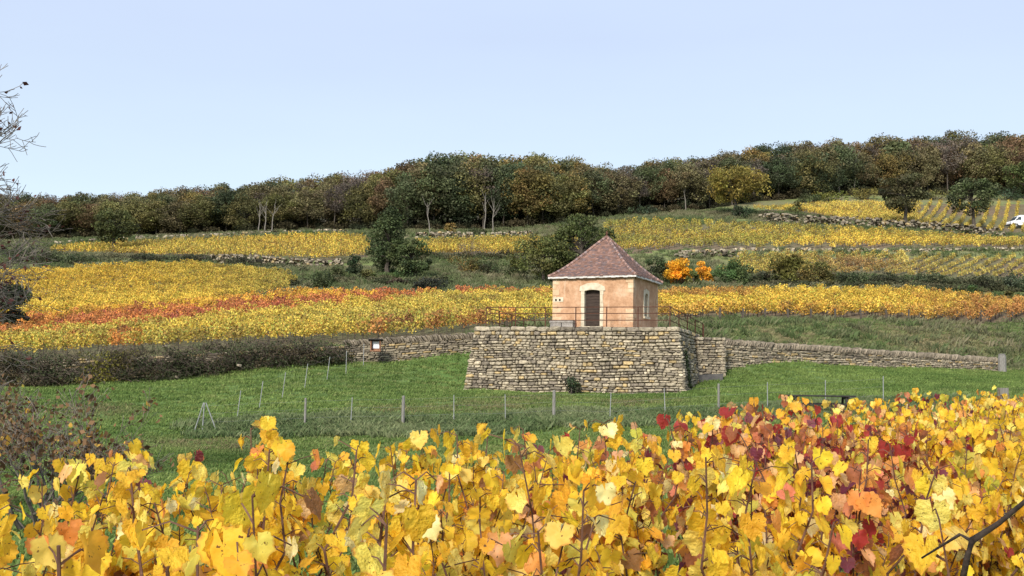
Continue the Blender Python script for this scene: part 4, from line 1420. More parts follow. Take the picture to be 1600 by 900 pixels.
# ------------------------------------------------------------------ vines on the slope
def field_vine(seed, H, wid, L, nleaf, ls, mat):
    rng = np.random.default_rng(seed); rnd.seed(seed)
    C = np.stack([rng.uniform(-L / 2, L / 2, nleaf), rng.normal(0, wid / 2.6, nleaf), H * (.32 + .68 * rng.beta(1.6, 1.2, nleaf))], 1)
    C[:, 2] += .10 * np.sin(C[:, 0] * 7 + seed) * (C[:, 2] / H)
    LV, LQ = leaf_quads(C, ls, rng, flat=0, aspect=.9)
    S = rng.uniform(.62, 1.3, (nleaf, 1)) * np.ones((1, 3))
    br = rng.random(nleaf) < .14
    S[br] *= np.array([.66, .46, .5])
    gr = rng.random(nleaf) < .16
    S[gr] *= np.array([.58, .82, .8])
    mb = MB()
    mb.tube([(0, 0, -.1), (.03, .02, .3), (0, 0, .55)], [.035, .03, .025], 4)
    for k in range(4): mb.tube([(0, 0, .5), (rnd.uniform(-L / 2, L / 2), rnd.uniform(-.1, .1), H * rnd.uniform(.75, 1.02))], [.014, .007], 3, cap=False)
    k0 = len(mb.v)
    Q2 = [list(map(int, q)) for q in (LQ + k0)]
    nf = len(mb.f)
    mb.v += [tuple(p) for p in LV]; mb.f += Q2
    mb.c = [(.10, .07, .06)] * nf + [tuple(s) for s in S]; mb.m = [1] * nf + [0] * nleaf
    me = mb.mesh('grape_vine', [mat, M_BARK])
    return me


def src(me): return bpy.data.objects.new('vine_source', me)


NEARV = [src(field_vine(500 + k, 1.22, .5, 1.1, 150, .125, M_FIELD)) for k in range(5)]
FARV = [src(field_vine(520 + k, 1.15, .5, 1.3, 70, .19, M_FIELD)) for k in range(4)]
SINGLE = [field_vine(540 + k, 1.22, .5, 1.1, 170, .125, M_FIELDO) for k in range(5)]


def vnoise(x, y, s, ph=0.0):
    return (np.sin(x / s + 1.3 * np.sin(y / s * .8 + ph) + ph) + np.sin(y / s * 1.2 + 1.7 * np.sin(x / s * .6 + 2 * ph))) * .5


GOLD, YEL, OLV, ORG, RED, BRN, GRY, PALE = [np.array(c) for c in ((.70, .44, .06), (.76, .54, .085), (.42, .335, .075), (.70, .31, .075), (.46, .135, .075), (.27, .15, .07), (.27, .28, .07), (.66, .52, .13))]


def lerp3(a, b, t): return a + (b - a) * np.clip(t, 0, 1)[:, None]


def field_cols(nm, x, y):
    n1 = vnoise(x, y, 3.1, 1); n2 = vnoise(x, y, 7.5, 2); n3 = RNG.normal(0, 1, len(x))
    px = 800 + F * x / y
    _, py = project(np.stack([x, y, gz(x, y)], -1))
    if nm == 'low_left':
        c = lerp3(np.tile(OLV * 1.25, (len(x), 1)), np.tile(YEL, (len(x), 1)), .42 + .22 * n1 + .18 * n3)
        mid = np.interp(px, [-200, 50, 300, 620, 700], [537, 523, 503, 475, 466])     # the red rows run along this line
        dl = py - mid + 3.5 * n3 + 2 * n1
        half = np.interp(px, [0, 100, 620], [15, 12, 7])
        c = np.where((np.abs(dl) < half)[:, None], lerp3(np.tile(RED, (len(x), 1)), np.tile(ORG, (len(x), 1)), .45 + .35 * RNG.normal(0, 1, len(x)) + .3 * n2), c)
        up = (dl <= -half) & (px < 640)
        c = np.where(up[:, None], lerp3(np.tile(GOLD * 1.1, (len(x), 1)), np.tile(ORG, (len(x), 1)), .35 + .3 * n1 + .22 * n3), c)
        lo = (py > np.interp(px, [0, 260, 420], [532, 530, 526])) & (py < 549) & (px < 220) & (n1 + .5 * n3 > -.1)
        c = np.where(lo[:, None], lerp3(np.tile(BRN, (len(x), 1)), np.tile(ORG, (len(x), 1)), .5 + .4 * n3), c)
        fr = (py > 511) & (px > 560)
        c = np.where((fr & (n3 > .2))[:, None], lerp3(np.tile(BRN, (len(x), 1)), np.tile(ORG, (len(x), 1)), .5 + .5 * n1), c)
    elif nm == 'upper_left':
        c = lerp3(np.tile(YEL * 1.02, (len(x), 1)), np.tile(GOLD, (len(x), 1)), .3 + .3 * n2 + .2 * n3)
        ol = np.clip((px - 220) / 240 + .25 * n2 + .25 * (430 - py) / 40, 0, .85)
        c = lerp3(c, np.tile(OLV, (len(x), 1)), ol)
    elif nm == 'low_right':
        c = lerp3(np.tile(YEL * 1.08, (len(x), 1)), np.tile(GOLD, (len(x), 1)), .3 + .3 * n1 + .2 * n3)
        orr = np.clip((px - 1400) / 200 + .35 * n2 + .25 * n3, 0, 1) + ((px < 1180) & (py < 478)) * .8 + np.clip((py - 494) / 8, 0, .6)
        c = lerp3(c, np.tile((ORG * .55 + BRN * .55), (len(x), 1)), orr * .85)
    elif nm == 'hill_right':
        c = lerp3(np.tile(OLV * 1.15, (len(x), 1)), np.tile(YEL, (len(x), 1)), .30 + .30 * n2 + .15 * n3 + .5 * np.exp(-((px - 1330) / 70) ** 2) + .25 * (py > 378))
        c = lerp3(c, np.tile(GRY, (len(x), 1)), np.clip(.35 - .4 * n1, 0, .6) * (px < 1300))
    elif nm.startswith('mid_'):
        c = lerp3(np.tile(OLV * 1.1, (len(x), 1)), np.tile(PALE, (len(x), 1)), .4 + .3 * n2 + .2 * n3)
        c = lerp3(c, np.tile(BRN * 1.1, (len(x), 1)), np.exp(-((px - 1340) / 90) ** 2) * (.45 + .4 * n1))
    elif nm.startswith('top_'):
        c = lerp3(np.tile(PALE, (len(x), 1)), np.tile(YEL, (len(x), 1)), .5 + .4 * n2)
        c = lerp3(c, np.tile(OLV, (len(x), 1)), .3 + .2 * n3)
    else:
        c = lerp3(np.tile(YEL * .95, (len(x), 1)), np.tile(OLV * 1.1, (len(x), 1)), .40 + .35 * n2 + .2 * n3)
        c = lerp3(c, np.tile(BRN, (len(x), 1)), np.clip(.3 * n1, 0, .4))
    dull = 1.0 if nm in ('strip_left', 'strip_mid', 'hill_right', 'mid_right', 'mid_far_right') else 1.04
    weak = np.where(RNG.random((len(x), 1)) < .12, np.array([[.62, .60, .75]]), 1.0)
    return c * RNG.uniform(.72, 1.16, (len(x), 1)) * dull * weak * (1 + .10 * vnoise(x, y, 12, 3.3))[:, None]


NAMES = {'low_left': 'yellow, orange and red vines filling the field left of the hut', 'upper_left': 'golden vines of the upper left field', 'strip_left': 'yellow vines in the strip below the left wood',
         'strip_mid': 'yellow vines in the strip below the middle of the wood', 'hill_right': 'olive yellow vines on the slope right of the hut roof', 'mid_right': 'olive brown vines above the right hand scrub', 'mid_far_right': 'striped yellow vine rows near the right edge', 'top_middle': 'pale yellow vines above the grey rubble wall',
         'top_right': 'pale yellow vine rows beside the white van', 'low_right': 'golden and orange vines in the field right of the hut'}
SPC = {'low_left': 1.2, 'upper_left': 1.3, 'strip_left': 1.4, 'strip_mid': 1.4, 'hill_right': 1.75, 'mid_right': 1.5, 'mid_far_right': 1.55, 'top_middle': 1.6, 'top_right': 1.75, 'low_right': 1.25}
total = 0
singles = []
for nm, fd in FIELDS.items():
    a, b = hit(*fd['row'][0]), hit(*fd['row'][1])
    u = np.array([b.x - a.x, b.y - a.y]); u /= np.linalg.norm(u)
    v = np.array([-u[1], u[0]])
    w = np.array(fd['w'])
    su_, sv_ = w @ u, w @ v
    far = w[:, 1].mean() > 118
    step = 1.2 if far else 1.0
    ps = []
    for q in np.arange(sv_.min(), sv_.max(), SPC[nm]):
        tt = np.arange(su_.min(), su_.max(), step) + RNG.uniform(0, step)
        tt = tt + RNG.uniform(-.12, .12, len(tt))
        pts = tt[:, None] * u + (q + RNG.normal(0, .05, len(tt)))[:, None] * v
        ps.append(pts)
    ps = np.concatenate(ps)
    ps = ps[inpoly(ps[:, 0], ps[:, 1], fd['w'])]
    ps = ps[RNG.random(len(ps)) > .07]
    pxx = 800 + F * ps[:, 0] / ps[:, 1]
    ps = ps[(pxx > -160) & (pxx < 1760) & (ps[:, 1] > 62.8)]
    # keep off the hut terrace
    rel_ = (ps - np.array([LF.x, LF.y])); aa = rel_ @ np.array(PU[:2]); bb = rel_ @ -np.array(PN[:2])
    ps = ps[~((aa > -1) & (aa < 12.5) & (bb > -2) & (bb < DEP + 1.2))]
    cols = field_cols(nm, ps[:, 0], ps[:, 1])
    zz = gz(ps[:, 0], ps[:, 1])
    ra = math.atan2(u[1], u[0])
    rot = np.zeros((len(ps), 3)); rot[:, 2] = ra + np.where(RNG.random(len(ps)) < .5, 0, math.pi) + RNG.normal(0, .08, len(ps))
    sc = np.stack([RNG.uniform(.92, 1.12, len(ps)), RNG.uniform(.85, 1.25, len(ps)), RNG.uniform(.82, 1.14, len(ps))], 1)
    if nm in ('mid_far_right', 'top_right'): sc[:, 1] *= .7
    if nm == 'mid_far_right': sc[:, 2] *= .66
    elif nm not in ('top_right', 'low_right'): sc[:, 1] *= .85
    single = np.zeros(len(ps), bool)
    if nm in ('low_left', 'low_right'):
        pxs, pys = project(np.stack([ps[:, 0], ps[:, 1], zz], -1))
        vis = np.nonzero((pxs > 0) & (pxs < 1600) & ~((pxs > 725) & (pxs < 1100)))[0]
        vis = vis[np.argsort(ps[vis, 1])][:130 if nm == 'low_left' else 100]
        single[vis] = True
        for i in vis:
            o = link('grape_vine', rnd.choice(SINGLE), col=cols[i])
            o.location = (ps[i, 0], ps[i, 1], zz[i]); o.rotation_euler = tuple(rot[i]); o.scale = tuple(sc[i])
            r, g, b_ = cols[i]
            cn = 'rusty red' if r > 2.7 * g else ('orange' if r > 1.8 * g else ('golden' if r > 1.42 * g else 'yellow')) ; q_ = pxs[i]
            if nm == 'low_left': wh = 'above the left end of the bramble hedge' if q_ < 180 else ('above the middle of the bramble hedge' if q_ < 380 else ('above the right end of the bramble hedge' if q_ < 540 else ('above the wooden wall box' if q_ < 640 else 'beside the hut terrace at its left')))
            else: wh = 'nearest the hut' if q_ < 1160 else ('behind the fourth to sixth stakes' if q_ < 1320 else ('behind the seventh to tenth stakes' if q_ < 1470 else 'near the right edge'))
            setp(o, f'{cn} vine fronting the {"left" if nm == "low_left" else "right"} field, {wh}', 'grape vine', 'vines in the front rows of the ' + ('left' if nm == 'low_left' else 'right') + ' field')
    k = ~single
    scatter('vine_foliage', NAMES[nm], np.stack([ps[k, 0], ps[k, 1], zz[k]], 1), rot[k], sc[k], cols[k], [src(o.data) for o in (FARV if far else NEARV)])
    total += len(ps)
print('field vines', total)

# end posts in front of the right field
rnd.seed(3)
for i, (px, lab) in enumerate(zip((1125, 1161, 1195, 1231, 1267, 1305, 1345, 1385, 1420, 1460, 1496, 1533, 1582),
                  ('first', 'second', 'third', 'fourth', 'fifth', 'sixth', 'seventh', 'eighth', 'ninth', 'tenth', 'eleventh', 'twelfth', 'thirteenth'))):
    p = hit(px, 503)
    t = thing('vine_stake', f'{lab} short dark vine stake from the hut along the right field', 'vine stake', p, 0, 'stakes along the front of the right field')
    mb = MB(); mb.box((0, 0, .42), (.13, .11, 1.05), Euler((rnd.uniform(-.08, .08), rnd.uniform(-.08, .08), 0)).to_matrix(), .012); mb.build('stake', M_BARK, t)
    mb = MB(); mb.tube([(0, 0, .75), (.3, .4, .74)], .006, 4); mb.build('wire_end', M_GALV, t)

# ------------------------------------------------------------------ grass tufts
M_GRASS = foliage_mat('grass_blade', 'instance', trans=0.3)


def tuft(seed, n, h, spread):
    rng = np.random.default_rng(seed)
    V = []; Qs = []
    for i in range(n):
        b = rng.normal(0, spread, 2); a = rng.uniform(0, 6.28); hh = h * rng.uniform(.5, 1.3); wd = rng.uniform(.008, .018)
        d = np.array([math.cos(a), math.sin(a)]); s = np.array([-d[1], d[0]]) * wd
        le = rng.uniform(.2, .9) * hh
        k = len(V)
        V += [(b[0] - s[0], b[1] - s[1], -.02), (b[0] + s[0], b[1] + s[1], -.02), (b[0] + s[0] * .6 + d[0] * le * .4, b[1] + s[1] * .6 + d[1] * le * .4, hh * .7), (b[0] + d[0] * le, b[1] + d[1] * le, hh)]
        Qs.append((k, k + 1, k + 2, k + 3))
    return bpy.data.objects.new('tuft', fast_mesh('tuft', np.array(V), np.array(Qs), M_GRASS, rng.uniform(.7, 1.3, (n, 1)) * np.ones((1, 3))))


def front_of_wall(x, y): return (x > 10.5) & (y < 62 + (x - 12) * .628 + .5)


def grass_points(n, y0, y1, pxl, pxr, keep=None):
    y = np.sqrt(RNG.uniform(y0 ** 2, y1 ** 2, n))
    px = RNG.uniform(pxl, pxr, n)
    x = (px - 800) / F * y
    ok = np.ones(n, bool)
    rel_ = np.stack([x - LF.x, y - LF.y], 1); aa = rel_ @ np.array(PU[:2]); bb = rel_ @ -np.array(PN[:2])
    ok &= ~((aa > -.45) & (aa < 11.2) & (bb > -.45) & (bb < DEP + .5))
    if keep is not None: ok &= keep(x, y, px)
    return x[ok], y[ok]


def grass(name, label, x, y, h, cols, srcs, hs=1.0):
    z = gz(x, y)
    n = len(x)
    rot = np.zeros((n, 3)); rot[:, 2] = RNG.uniform(0, 6.28, n)
    s = RNG.uniform(.6, 1.4, n) * hs
    scatter(name, label, np.stack([x, y, z], 1), rot, np.stack([s * 1.2, s * 1.2, s], 1), cols, srcs)


TUF = [tuft(600 + k, 26, .075, .13) for k in range(4)]
x, y = grass_points(76000, 3, 80, -160, 2050, lambda x, y, px: ((y < 64.5) | front_of_wall(x, y)))
n1 = vnoise(x, y, 2.2, .5); n2 = vnoise(x, y, 6, 1.5); n3 = RNG.normal(0, 1, len(x))
n4 = vnoise(x, y * 2.2, .55, 2.2)
gc = lerp3(np.tile([.078, .135, .030], (len(x), 1)), np.tile([.198, .265, .070], (len(x), 1)), .45 + .25 * n1 + .25 * n4 + .16 * n3)
gc = lerp3(gc, np.tile([.21, .185, .09], (len(x), 1)), np.clip(.30 * n2 + .22 * n3 + .2 * n4 - .14, 0, .7))
for (a_, b_, r_) in ((300, 692, 2.2), (345, 700, 1.6), (760, 636, 2.6), (1000, 628, 2.2), (620, 640, 1.5), (540, 668, 1.5), (150, 640, 2.0), (830, 622, 1.6)):
    q_ = hit(a_, b_); w_ = np.exp(-(((x - q_.x) / r_) ** 2 + ((y - q_.y) / (r_ * .8)) ** 2)) * (.55 + .35 * n3)
    gc = lerp3(gc, np.tile([.19, .145, .085], (len(x), 1)), np.clip(w_, 0, .8))
grass('meadow_grass', 'short green grass of the meadow below the hut', x, y, .1, gc, TUF)
# longer tufts on the bank under the fence
TUL = [tuft(620 + k, 34, .26, .16) for k in range(3)]
x, y = grass_points(8000, 42.3, 47.2, 240, 1500, lambda x, y, px: (RNG.random(len(x)) < np.clip((px - 280) / 160, 0, 1) * np.clip((1500 - px) / 200, 0, 1)) & (np.abs(y - 44.9 - .7 * vnoise(x, x, 3.0)) < 1.2 + .7 * RNG.random(len(x))))
n3 = RNG.normal(0, 1, len(x)); n1 = vnoise(x, y, 1.5, .2)
gc = lerp3(np.tile([.080, .125, .045], (len(x), 1)), np.tile([.20, .22, .11], (len(x), 1)), .4 + .25 * n1 + .25 * n3)
grass('bank_grass', 'long dull green grass on the bank along the wire fence', x, y, .3, gc, TUL, .8)
# rough grass above the walls
x, y = grass_points(15000, 64.8, 98, 1080, 1660, lambda x, y, px: ~inpoly(x, y, FIELDS['low_right']['w']) & ~front_of_wall(x, y))
n3 = RNG.normal(0, 1, len(x)); n1 = vnoise(x, y, 2.5, .7)
gc = lerp3(np.tile([.11, .165, .050], (len(x), 1)), np.tile([.26, .215, .12], (len(x), 1)), .38 + .5 * n1 + .25 * n3)
grass('rough_grass', 'rough drying grass on the slope above the right wall', x, y, .2, gc, TUL, .55)
notf = lambda x, y, px: ~np.any([inpoly(x, y, fd['w']) for fd in FIELDS.values()], axis=0) & (y < np.interp(px, FORX, FORD) - 2)
x, y = grass_points(17000, 60.5, 205, -60, 1660, lambda x, y, px: notf(x, y, px) & ((y > 64.5) | (px < 520)) & ~front_of_wall(x, y))
n3 = RNG.normal(0, 1, len(x)); n1 = vnoise(x, y, 5, .7)
gc = lerp3(np.tile([.080, .115, .040], (len(x), 1)), np.tile([.17, .15, .09], (len(x), 1)), .4 + .4 * n1 + .25 * n3)
grass('hill_grass', 'grey green rough grass between the vineyards', x, y, .3, gc, TUL, 1.5)
# low undergrowth along the wood edge and on banks
def scrub_src(seed):
    rng = np.random.default_rng(seed)
    C = clump(rng, 260, (0, 0, .45), (1.0, 1.0, .55), .2); C[:, 2] = np.maximum(C[:, 2], .02)
    LV, LQ = leaf_quads(C, .22, rng)
    return bpy.data.objects.new('scrub', fast_mesh('scrub', LV, LQ, M_FIELD, rng.uniform(.55, 1.3, (len(LQ), 1)) * np.ones((1, 3))))
SCR = [scrub_src(700 + k) for k in range(4)]
n = 900
px = RNG.uniform(-40, 1640, n); d = np.interp(px, FORX, FORD) + RNG.uniform(-2.5, 16, n); x = (px - 800) / F * d
c = lerp3(np.tile([.030, .040, .018], (n, 1)), np.tile([.075, .060, .03], (n, 1)), RNG.uniform(0, 1, n))
s = RNG.uniform(.8, 1.9, n); rot = np.zeros((n, 3)); rot[:, 2] = RNG.uniform(0, 6, n)
scatter('undergrowth', 'dark undergrowth along the foot of the wood', np.stack([x, d, gz(x, d)], 1), rot, np.stack([s, s, s * RNG.uniform(.7, 1.3, n)], 1), c, SCR)
bank = []
for (pts, w, nn) in (([(1170, 446), (1300, 446), (1600, 458)], 7, 200), ([(1300, 440), (1600, 450)], 4, 130), ([(90, 408), (300, 406), (480, 424)], 4, 110), ([(480, 440), (700, 443)], 6, 50), ([(1190, 339), (1290, 343)], 4, 50), ([(640, 405), (830, 404)], 4, 50), ([(1020, 446), (1060, 420)], 6, 30)):
    for k in range(nn):
        f = rnd.random() * (len(pts) - 1); i = int(f); f -= i
        p = hit(pts[i][0] + (pts[i + 1][0] - pts[i][0]) * f, pts[i][1] + (pts[i + 1][1] - pts[i][1]) * f + rnd.uniform(-w, w) * .6)
        bank.append(p)
bank = np.array([tuple(p) for p in bank]); n = len(bank)
c = lerp3(np.tile([.065, .078, .038], (n, 1)), np.tile([.15, .13, .07], (n, 1)), RNG.uniform(0, 1, n) ** 1.5)
s = RNG.uniform(.35, .85, n); rot = np.zeros((n, 3)); rot[:, 2] = RNG.uniform(0, 6, n)
scatter('undergrowth', 'low grey green scrub on the banks between the vineyards', bank, rot, np.stack([s * 1.3, s * 1.3, s * .9], 1), c, SCR)

# ------------------------------------------------------------------ fences
rnd.seed(77)
wf_ = thing('wire_fence', 'wire fence on mixed wooden and metal posts along the meadow bank', 'fence', hit(634, 680))
fp = [(325, 690, 'corner'), (482, 684, 'w'), (553, 679, 'm'), (634, 680, 'W'), (713, 676, 'm'), (793, 674, 'm'), (868, 675, 'W'), (955, 668, 'm'), (1041, 658, 'm'), (1124, 654, 'w'), (1200, 652, 'm'), (1290, 650, 'm'), (1380, 646, 'm')]
bases = []
for px, py, k in fp:
    d = 45.0; x = (px - 800) / F * d
    p = Vector((x, d, float(gz(x, d)))); bases.append(p)
    q = p - wf_.location
    mb = MB()
    if k in 'wW':
        r = .070 if k == 'W' else .048
        mb.tube([q - UP * .2, q + UP * .6, q + UP * 1.24, q + UP * 1.27], [r, r * .97, r * .93, r * .6], 8); mb.build('wooden_post', M_WOOD, wf_)
    elif k == 'm':
        lx = rnd.uniform(-.05, .05)
        mb.box(q + Vector((lx / 2, 0, .55)), (.03, .03, 1.35), Euler((0, lx, 0)).to_matrix()); mb.build('metal_post', M_GALV, wf_)
    else:
        for s, e in ((-.05, .0), (-.42, -.03), (.62, .06)):
            mb = MB(); mb.tube([q + Vector((s, .0, -.1)), q + Vector((e, 0, 1.25))], .024, 6); mb.build('brace_post', M_GALV, wf_)
for h in (.45, .8, 1.12):
    mb = MB(); mb.tube([p - wf_.location + UP * h for p in bases], .0022, 4); mb.build('wire', M_GALV, wf_)
wf2 = thing('wire_fence', 'thin metal post fence climbing the meadow to the left wall', 'fence', hit(441, 626))
bases = [bases[0]]
for px, py, d in ((370, 669, 47.3), (405, 650, 49.2), (441, 626, 51.4), (476, 607, 53.8), (511, 590, 56.2), (541, 567, 58.6), (568, 562, 60.3)):
    p = P(px, py, d); p.z = float(gz(p.x, d)); bases.append(p)
    q = p - wf2.location; lx = .10 if px < 520 else .0
    mb = MB(); mb.box(q + Vector((lx * .5, 0, .58)), (.028, .028, 1.3), Euler((0, lx, 0)).to_matrix()); mb.build('metal_post', M_GALV, wf2)
for h in (.5, 1.1):
    mb = MB(); mb.tube([p - wf2.location + UP * h for p in bases], .002, 4); mb.build('wire', M_GALV, wf2)

# wooden box with a white sheet on the wall
p = P(587, 549, 60.6)
bx = thing('wooden_box', 'small roofed wooden box with a white panel on the left wall', 'wall box', p)
bx.scale = (1.05, 1.05, 1.05)
M_BOX = noise_mat('reddish_board', [(.3, (.16, .075, .045)), (.7, (.32, .17, .10))], 9, .85, .004)
mb = MB(); mb.box((0, .12, .3), (.50, .05, .52)); mb.build('back_board', M_BOX, bx)
for s in (-1, 1):
    mb = MB(); mb.box((s * .24, -.03, .3), (.04, .28, .52)); mb.build('side_board', M_BOX, bx)
mb = MB(); mb.box((0, -.05, .02), (.56, .34, .05)); mb.build('base_board', M_BOX, bx)
mb = MB(); mb.box((0, -.07, .60), (.74, .46, .05), Euler((-.18, 0, 0)).to_matrix()); mb.build('roof_board', M_DARKW, bx)
mb = MB(); mb.box((0, .07, .34), (.34, .02, .36)); mb.build('white_panel', noise_mat('white_sheet', [(0, (.72, .76, .82)), (1, (.82, .84, .88))], 3, .6, 0), bx)
# picnic table of dark timber
p = next(q for q in (P(1281, 618, d) for d in np.arange(20, 44, .1)) if q.z - float(gz(q.x, q.y)) < .78)
p.z = float(gz(p.x, p.y)) - .02
topz = .78
print('picnic table depth', p.y)
pt = thing('picnic_table', 'dark timber picnic table in the meadow behind the vines', 'picnic table', p, -.05)
TL = 105 * p.y / F
for k in range(4):
    mb = MB(); mb.box((rnd.uniform(-.02, .02), -.285 + .19 * k, topz), (TL, .175, .055), None, .006); mb.build('top_plank', M_DARKW, pt)
for s in (-1, 1):
    for k in range(2):
        mb = MB(); mb.box((0, s * (.66 + .15 * k - .07), topz - .32), (TL, .14, .05), None, .006); mb.build('seat_plank', M_DARKW, pt)
    for e in (-1, 1):
        mb = MB(); mb.box((s * TL * .36, e * .40, topz / 2 - .02), (.07, .09, topz + .02), Euler((e * .38, 0, 0)).to_matrix()); mb.build('leg', M_DARKW, pt)
    mb = MB(); mb.box((s * TL * .395, 0, topz - .38), (.05, 1.56, .09)); mb.build('crossbeam', M_DARKW, pt)
    mb = MB(); mb.box((s * TL * .395, 0, topz - .075), (.05, .7, .08)); mb.build('crossbeam', M_DARKW, pt)

# ------------------------------------------------------------------ white van far up the slope
p = hit(1598, 357)
van = thing('white_van', 'white panel van parked by the rubble wall at the right edge', 'van', p + UP * .03, .06)
mp, _, _, bp = nodes_of('white_paint', .3); bp.inputs['Base Color'].default_value = (.78, .80, .83, 1)
mt, _, _, b2 = nodes_of('tyre_rubber', .9); b2.inputs['Base Color'].default_value = (.015, .015, .016, 1)
VW, VL = 1.95, 5.3
outl = [(-VL / 2, .45), (-VL / 2 + .02, .95), (-VL / 2 + .18, 1.12), (-VL / 2 + .75, 1.27), (-VL / 2 + 1.35, 2.02), (-VL / 2 + 1.75, 2.22), (VL / 2 - .25, 2.24), (VL / 2 - .04, 2.10), (VL / 2, .45), (VL / 2 - .62, .40), (VL / 2 - .72, .66), (VL / 2 - 1.35, .66), (VL / 2 - 1.45, .40), (-VL / 2 + 1.38, .40), (-VL / 2 + 1.28, .68), (-VL / 2 + .62, .68), (-VL / 2 + .5, .40)]
mb = MB(); mb.prism(outl, -VW / 2, VW / 2); mb.build('body', mp, van)
mb = MB(); mb.poly([(-VL / 2 + .74, -.86, 1.30), (-VL / 2 + .74, .86, 1.30), (-VL / 2 + 1.31, .80, 2.0), (-VL / 2 + 1.31, -.80, 2.0)], [(0, 3, 2, 1)])
for i in range(4): pass
mb.v = [(x - .02, y, z + .012) for x, y, z in mb.v]; mb.build('windscreen', mg, van)
mb = MB(); mb.prism([(-VL / 2 + .98, 1.32), (-VL / 2 + 1.9, 1.32), (-VL / 2 + 1.9, 1.88), (-VL / 2 + 1.42, 1.88)], -VW / 2 - .012, -VW / 2 + .01); mb.build('side_window', mg, van)
for x in (-VL / 2 + .95, VL / 2 - 1.03):
    for s in (-1, 1):
        mb = MB(); mb.tube([(x, s * (VW / 2 - .22), .33), (x, s * (VW / 2 - .01), .33)], .33, 14); wh = mb.build('wheel', mt, van)
        mb = MB(); mb.tube([(x, s * (VW / 2 - .02), .33), (x, s * (VW / 2 + .005), .33)], .18, 10); mb.build('rim', M_GALV, wh)
mb = MB(); mb.box((-VL / 2 - .01, 0, .52), (.14, VW - .1, .22)); mb.build('bumper', noise_mat('dark_plastic', [(0, (.03, .03, .032)), (1, (.05, .05, .052))], 4, .6, 0), van)
for s in (-1, 1):
    mb = MB(); mb.box((-VL / 2 + .06, s * .74, .93), (.16, .30, .2)); mb.build('headlight', noise_mat('lamp_glass', [(0, (.5, .52, .55)), (1, (.6, .62, .65))], 3, .15, 0), van)
mb = MB(); mb.box((-VL / 2 + 1.0, -VW / 2 - .13, 1.36), (.12, .2, .24)); mb.build('wing_mirror', MATS['dark_plastic'], van)
mb = MB(); mb.box((.3, -VW / 2 - .006, 1.25), (.015, .012, 1.5)); mb.build('door_seam', MATS['dark_plastic'], van)
mb = MB(); mb.box((.1, -VW / 2 - .008, .82), (3.0, .02, .07)); mb.build('side_strip', MATS['dark_plastic'], van)

# ------------------------------------------------------------------ foreground vines
def leaf_mesh(seed, mat):
    rng = np.random.default_rng(seed)
    lobes = [(90, 1.0), (38, .80), (142, .80), (-14, .62), (194, .62)]        # angle, reach
    lobes = [(a + rng.normal(0, 4), r * rng.uniform(.9, 1.08)) for a, r in lobes]
    angs = []
    N = 30
    for i in range(N):
        a = -78 + (336) * i / (N - 1)       # leave the stalk notch open at -90
        best = 0
        for la, lr in lobes:
            dlt = abs(a - la)
            best = max(best, lr * (1 - .30 * min(1, dlt / 26) ** 1.1))
        if a < -45 or a > 225: best *= .72
        best *= 1 + (.055 if i % 2 else -.045) + rng.normal(0, .015)
        v = max(0, 1 - min(abs(a - la) for la, _ in lobes) / 13)
        angs.append((math.radians(a), best, v))
    fold = rng.uniform(.1, .55); cup = rng.uniform(-.35, .45); wav = rng.uniform(.04, .11); ph = rng.uniform(0, 6); curl = rng.uniform(-.1, .5)
    V = [(0, 0, 0)]; vein = [1.0]; mar = [0.0]
    def zf(x, y, r): return fold * abs(x) * .8 - cup * r * r * .5 + wav * math.sin(4 * math.atan2(y, x) + ph) * r - curl * max(0, y - .3) ** 2
    for fr in (.52, 1.0):
        for a, r, v in angs:
            x, y = math.cos(a) * r * fr, math.sin(a) * r * fr
            x *= .62; y = y * .62
            V.append((x, y, zf(x, y, r * fr) * .7)); vein.append(v if fr < 1 else v); mar.append(0.0 if fr < 1 else 1.0)
    Fs = []
    for i in range(N - 1):
        Fs.append((0, 1 + i, 2 + i)); Fs.append((1 + i, 1 + N + i, 2 + N + i, 2 + i))
    return V, Fs, vein, mar


LEAFS = []
for k in range(14):
    V, Fs, ve, ma = leaf_mesh(800 + k, None)
    me = bpy.data.meshes.new('leaf'); me.from_pydata(V, [], Fs); me.materials.append(M_LEAF)
    for nm_, vals in (('vein', ve), ('margin', ma)):
        a = me.attributes.new(nm_, 'FLOAT', 'POINT'); a.data.foreach_set('value', np.array(vals, np.float32))
    me.polygons.foreach_set('use_smooth', [True] * len(Fs)); me.update()
    LEAFS.append((me, np.array(V), Fs, ve, ma))

LC = dict(yellow=(.94, .61, .045), lemon=(.95, .73, .14), gold=(.91, .50, .04), pale=(.93, .79, .34), lime=(.62, .54, .07), orange=(.80, .33, .08), peach=(.84, .48, .20),
          red=(.38, .045, .035), wine=(.16, .028, .04), rust=(.42, .15, .06), brown=(.34, .16, .06), purple=(.22, .07, .08), salmon=(.72, .25, .12), green=(.16, .24, .05))


def leaf_color(px, py, redc):
    r = rnd.random()
    if rnd.random() < redc:
        c = rnd.choice(('red', 'wine', 'rust', 'orange', 'purple', 'red', 'peach', 'rust', 'orange', 'peach', 'salmon'))
    else:
        c = ('yellow' if r < .45 else 'lemon' if r < .68 else 'gold' if r < .82 else 'pale' if r < .875 else 'lime' if r < .925 else 'orange' if r < .945 else 'peach' if r < .965 else 'brown' if r < .98 else 'yellow')
    k = rnd.uniform(.85, 1.10)
    h = rnd.uniform(-.05, .05)
    c = LC[c]
    return (min(.93, c[0] * k), min(.85, c[1] * k * (1 + h * 2)), c[2] * k)


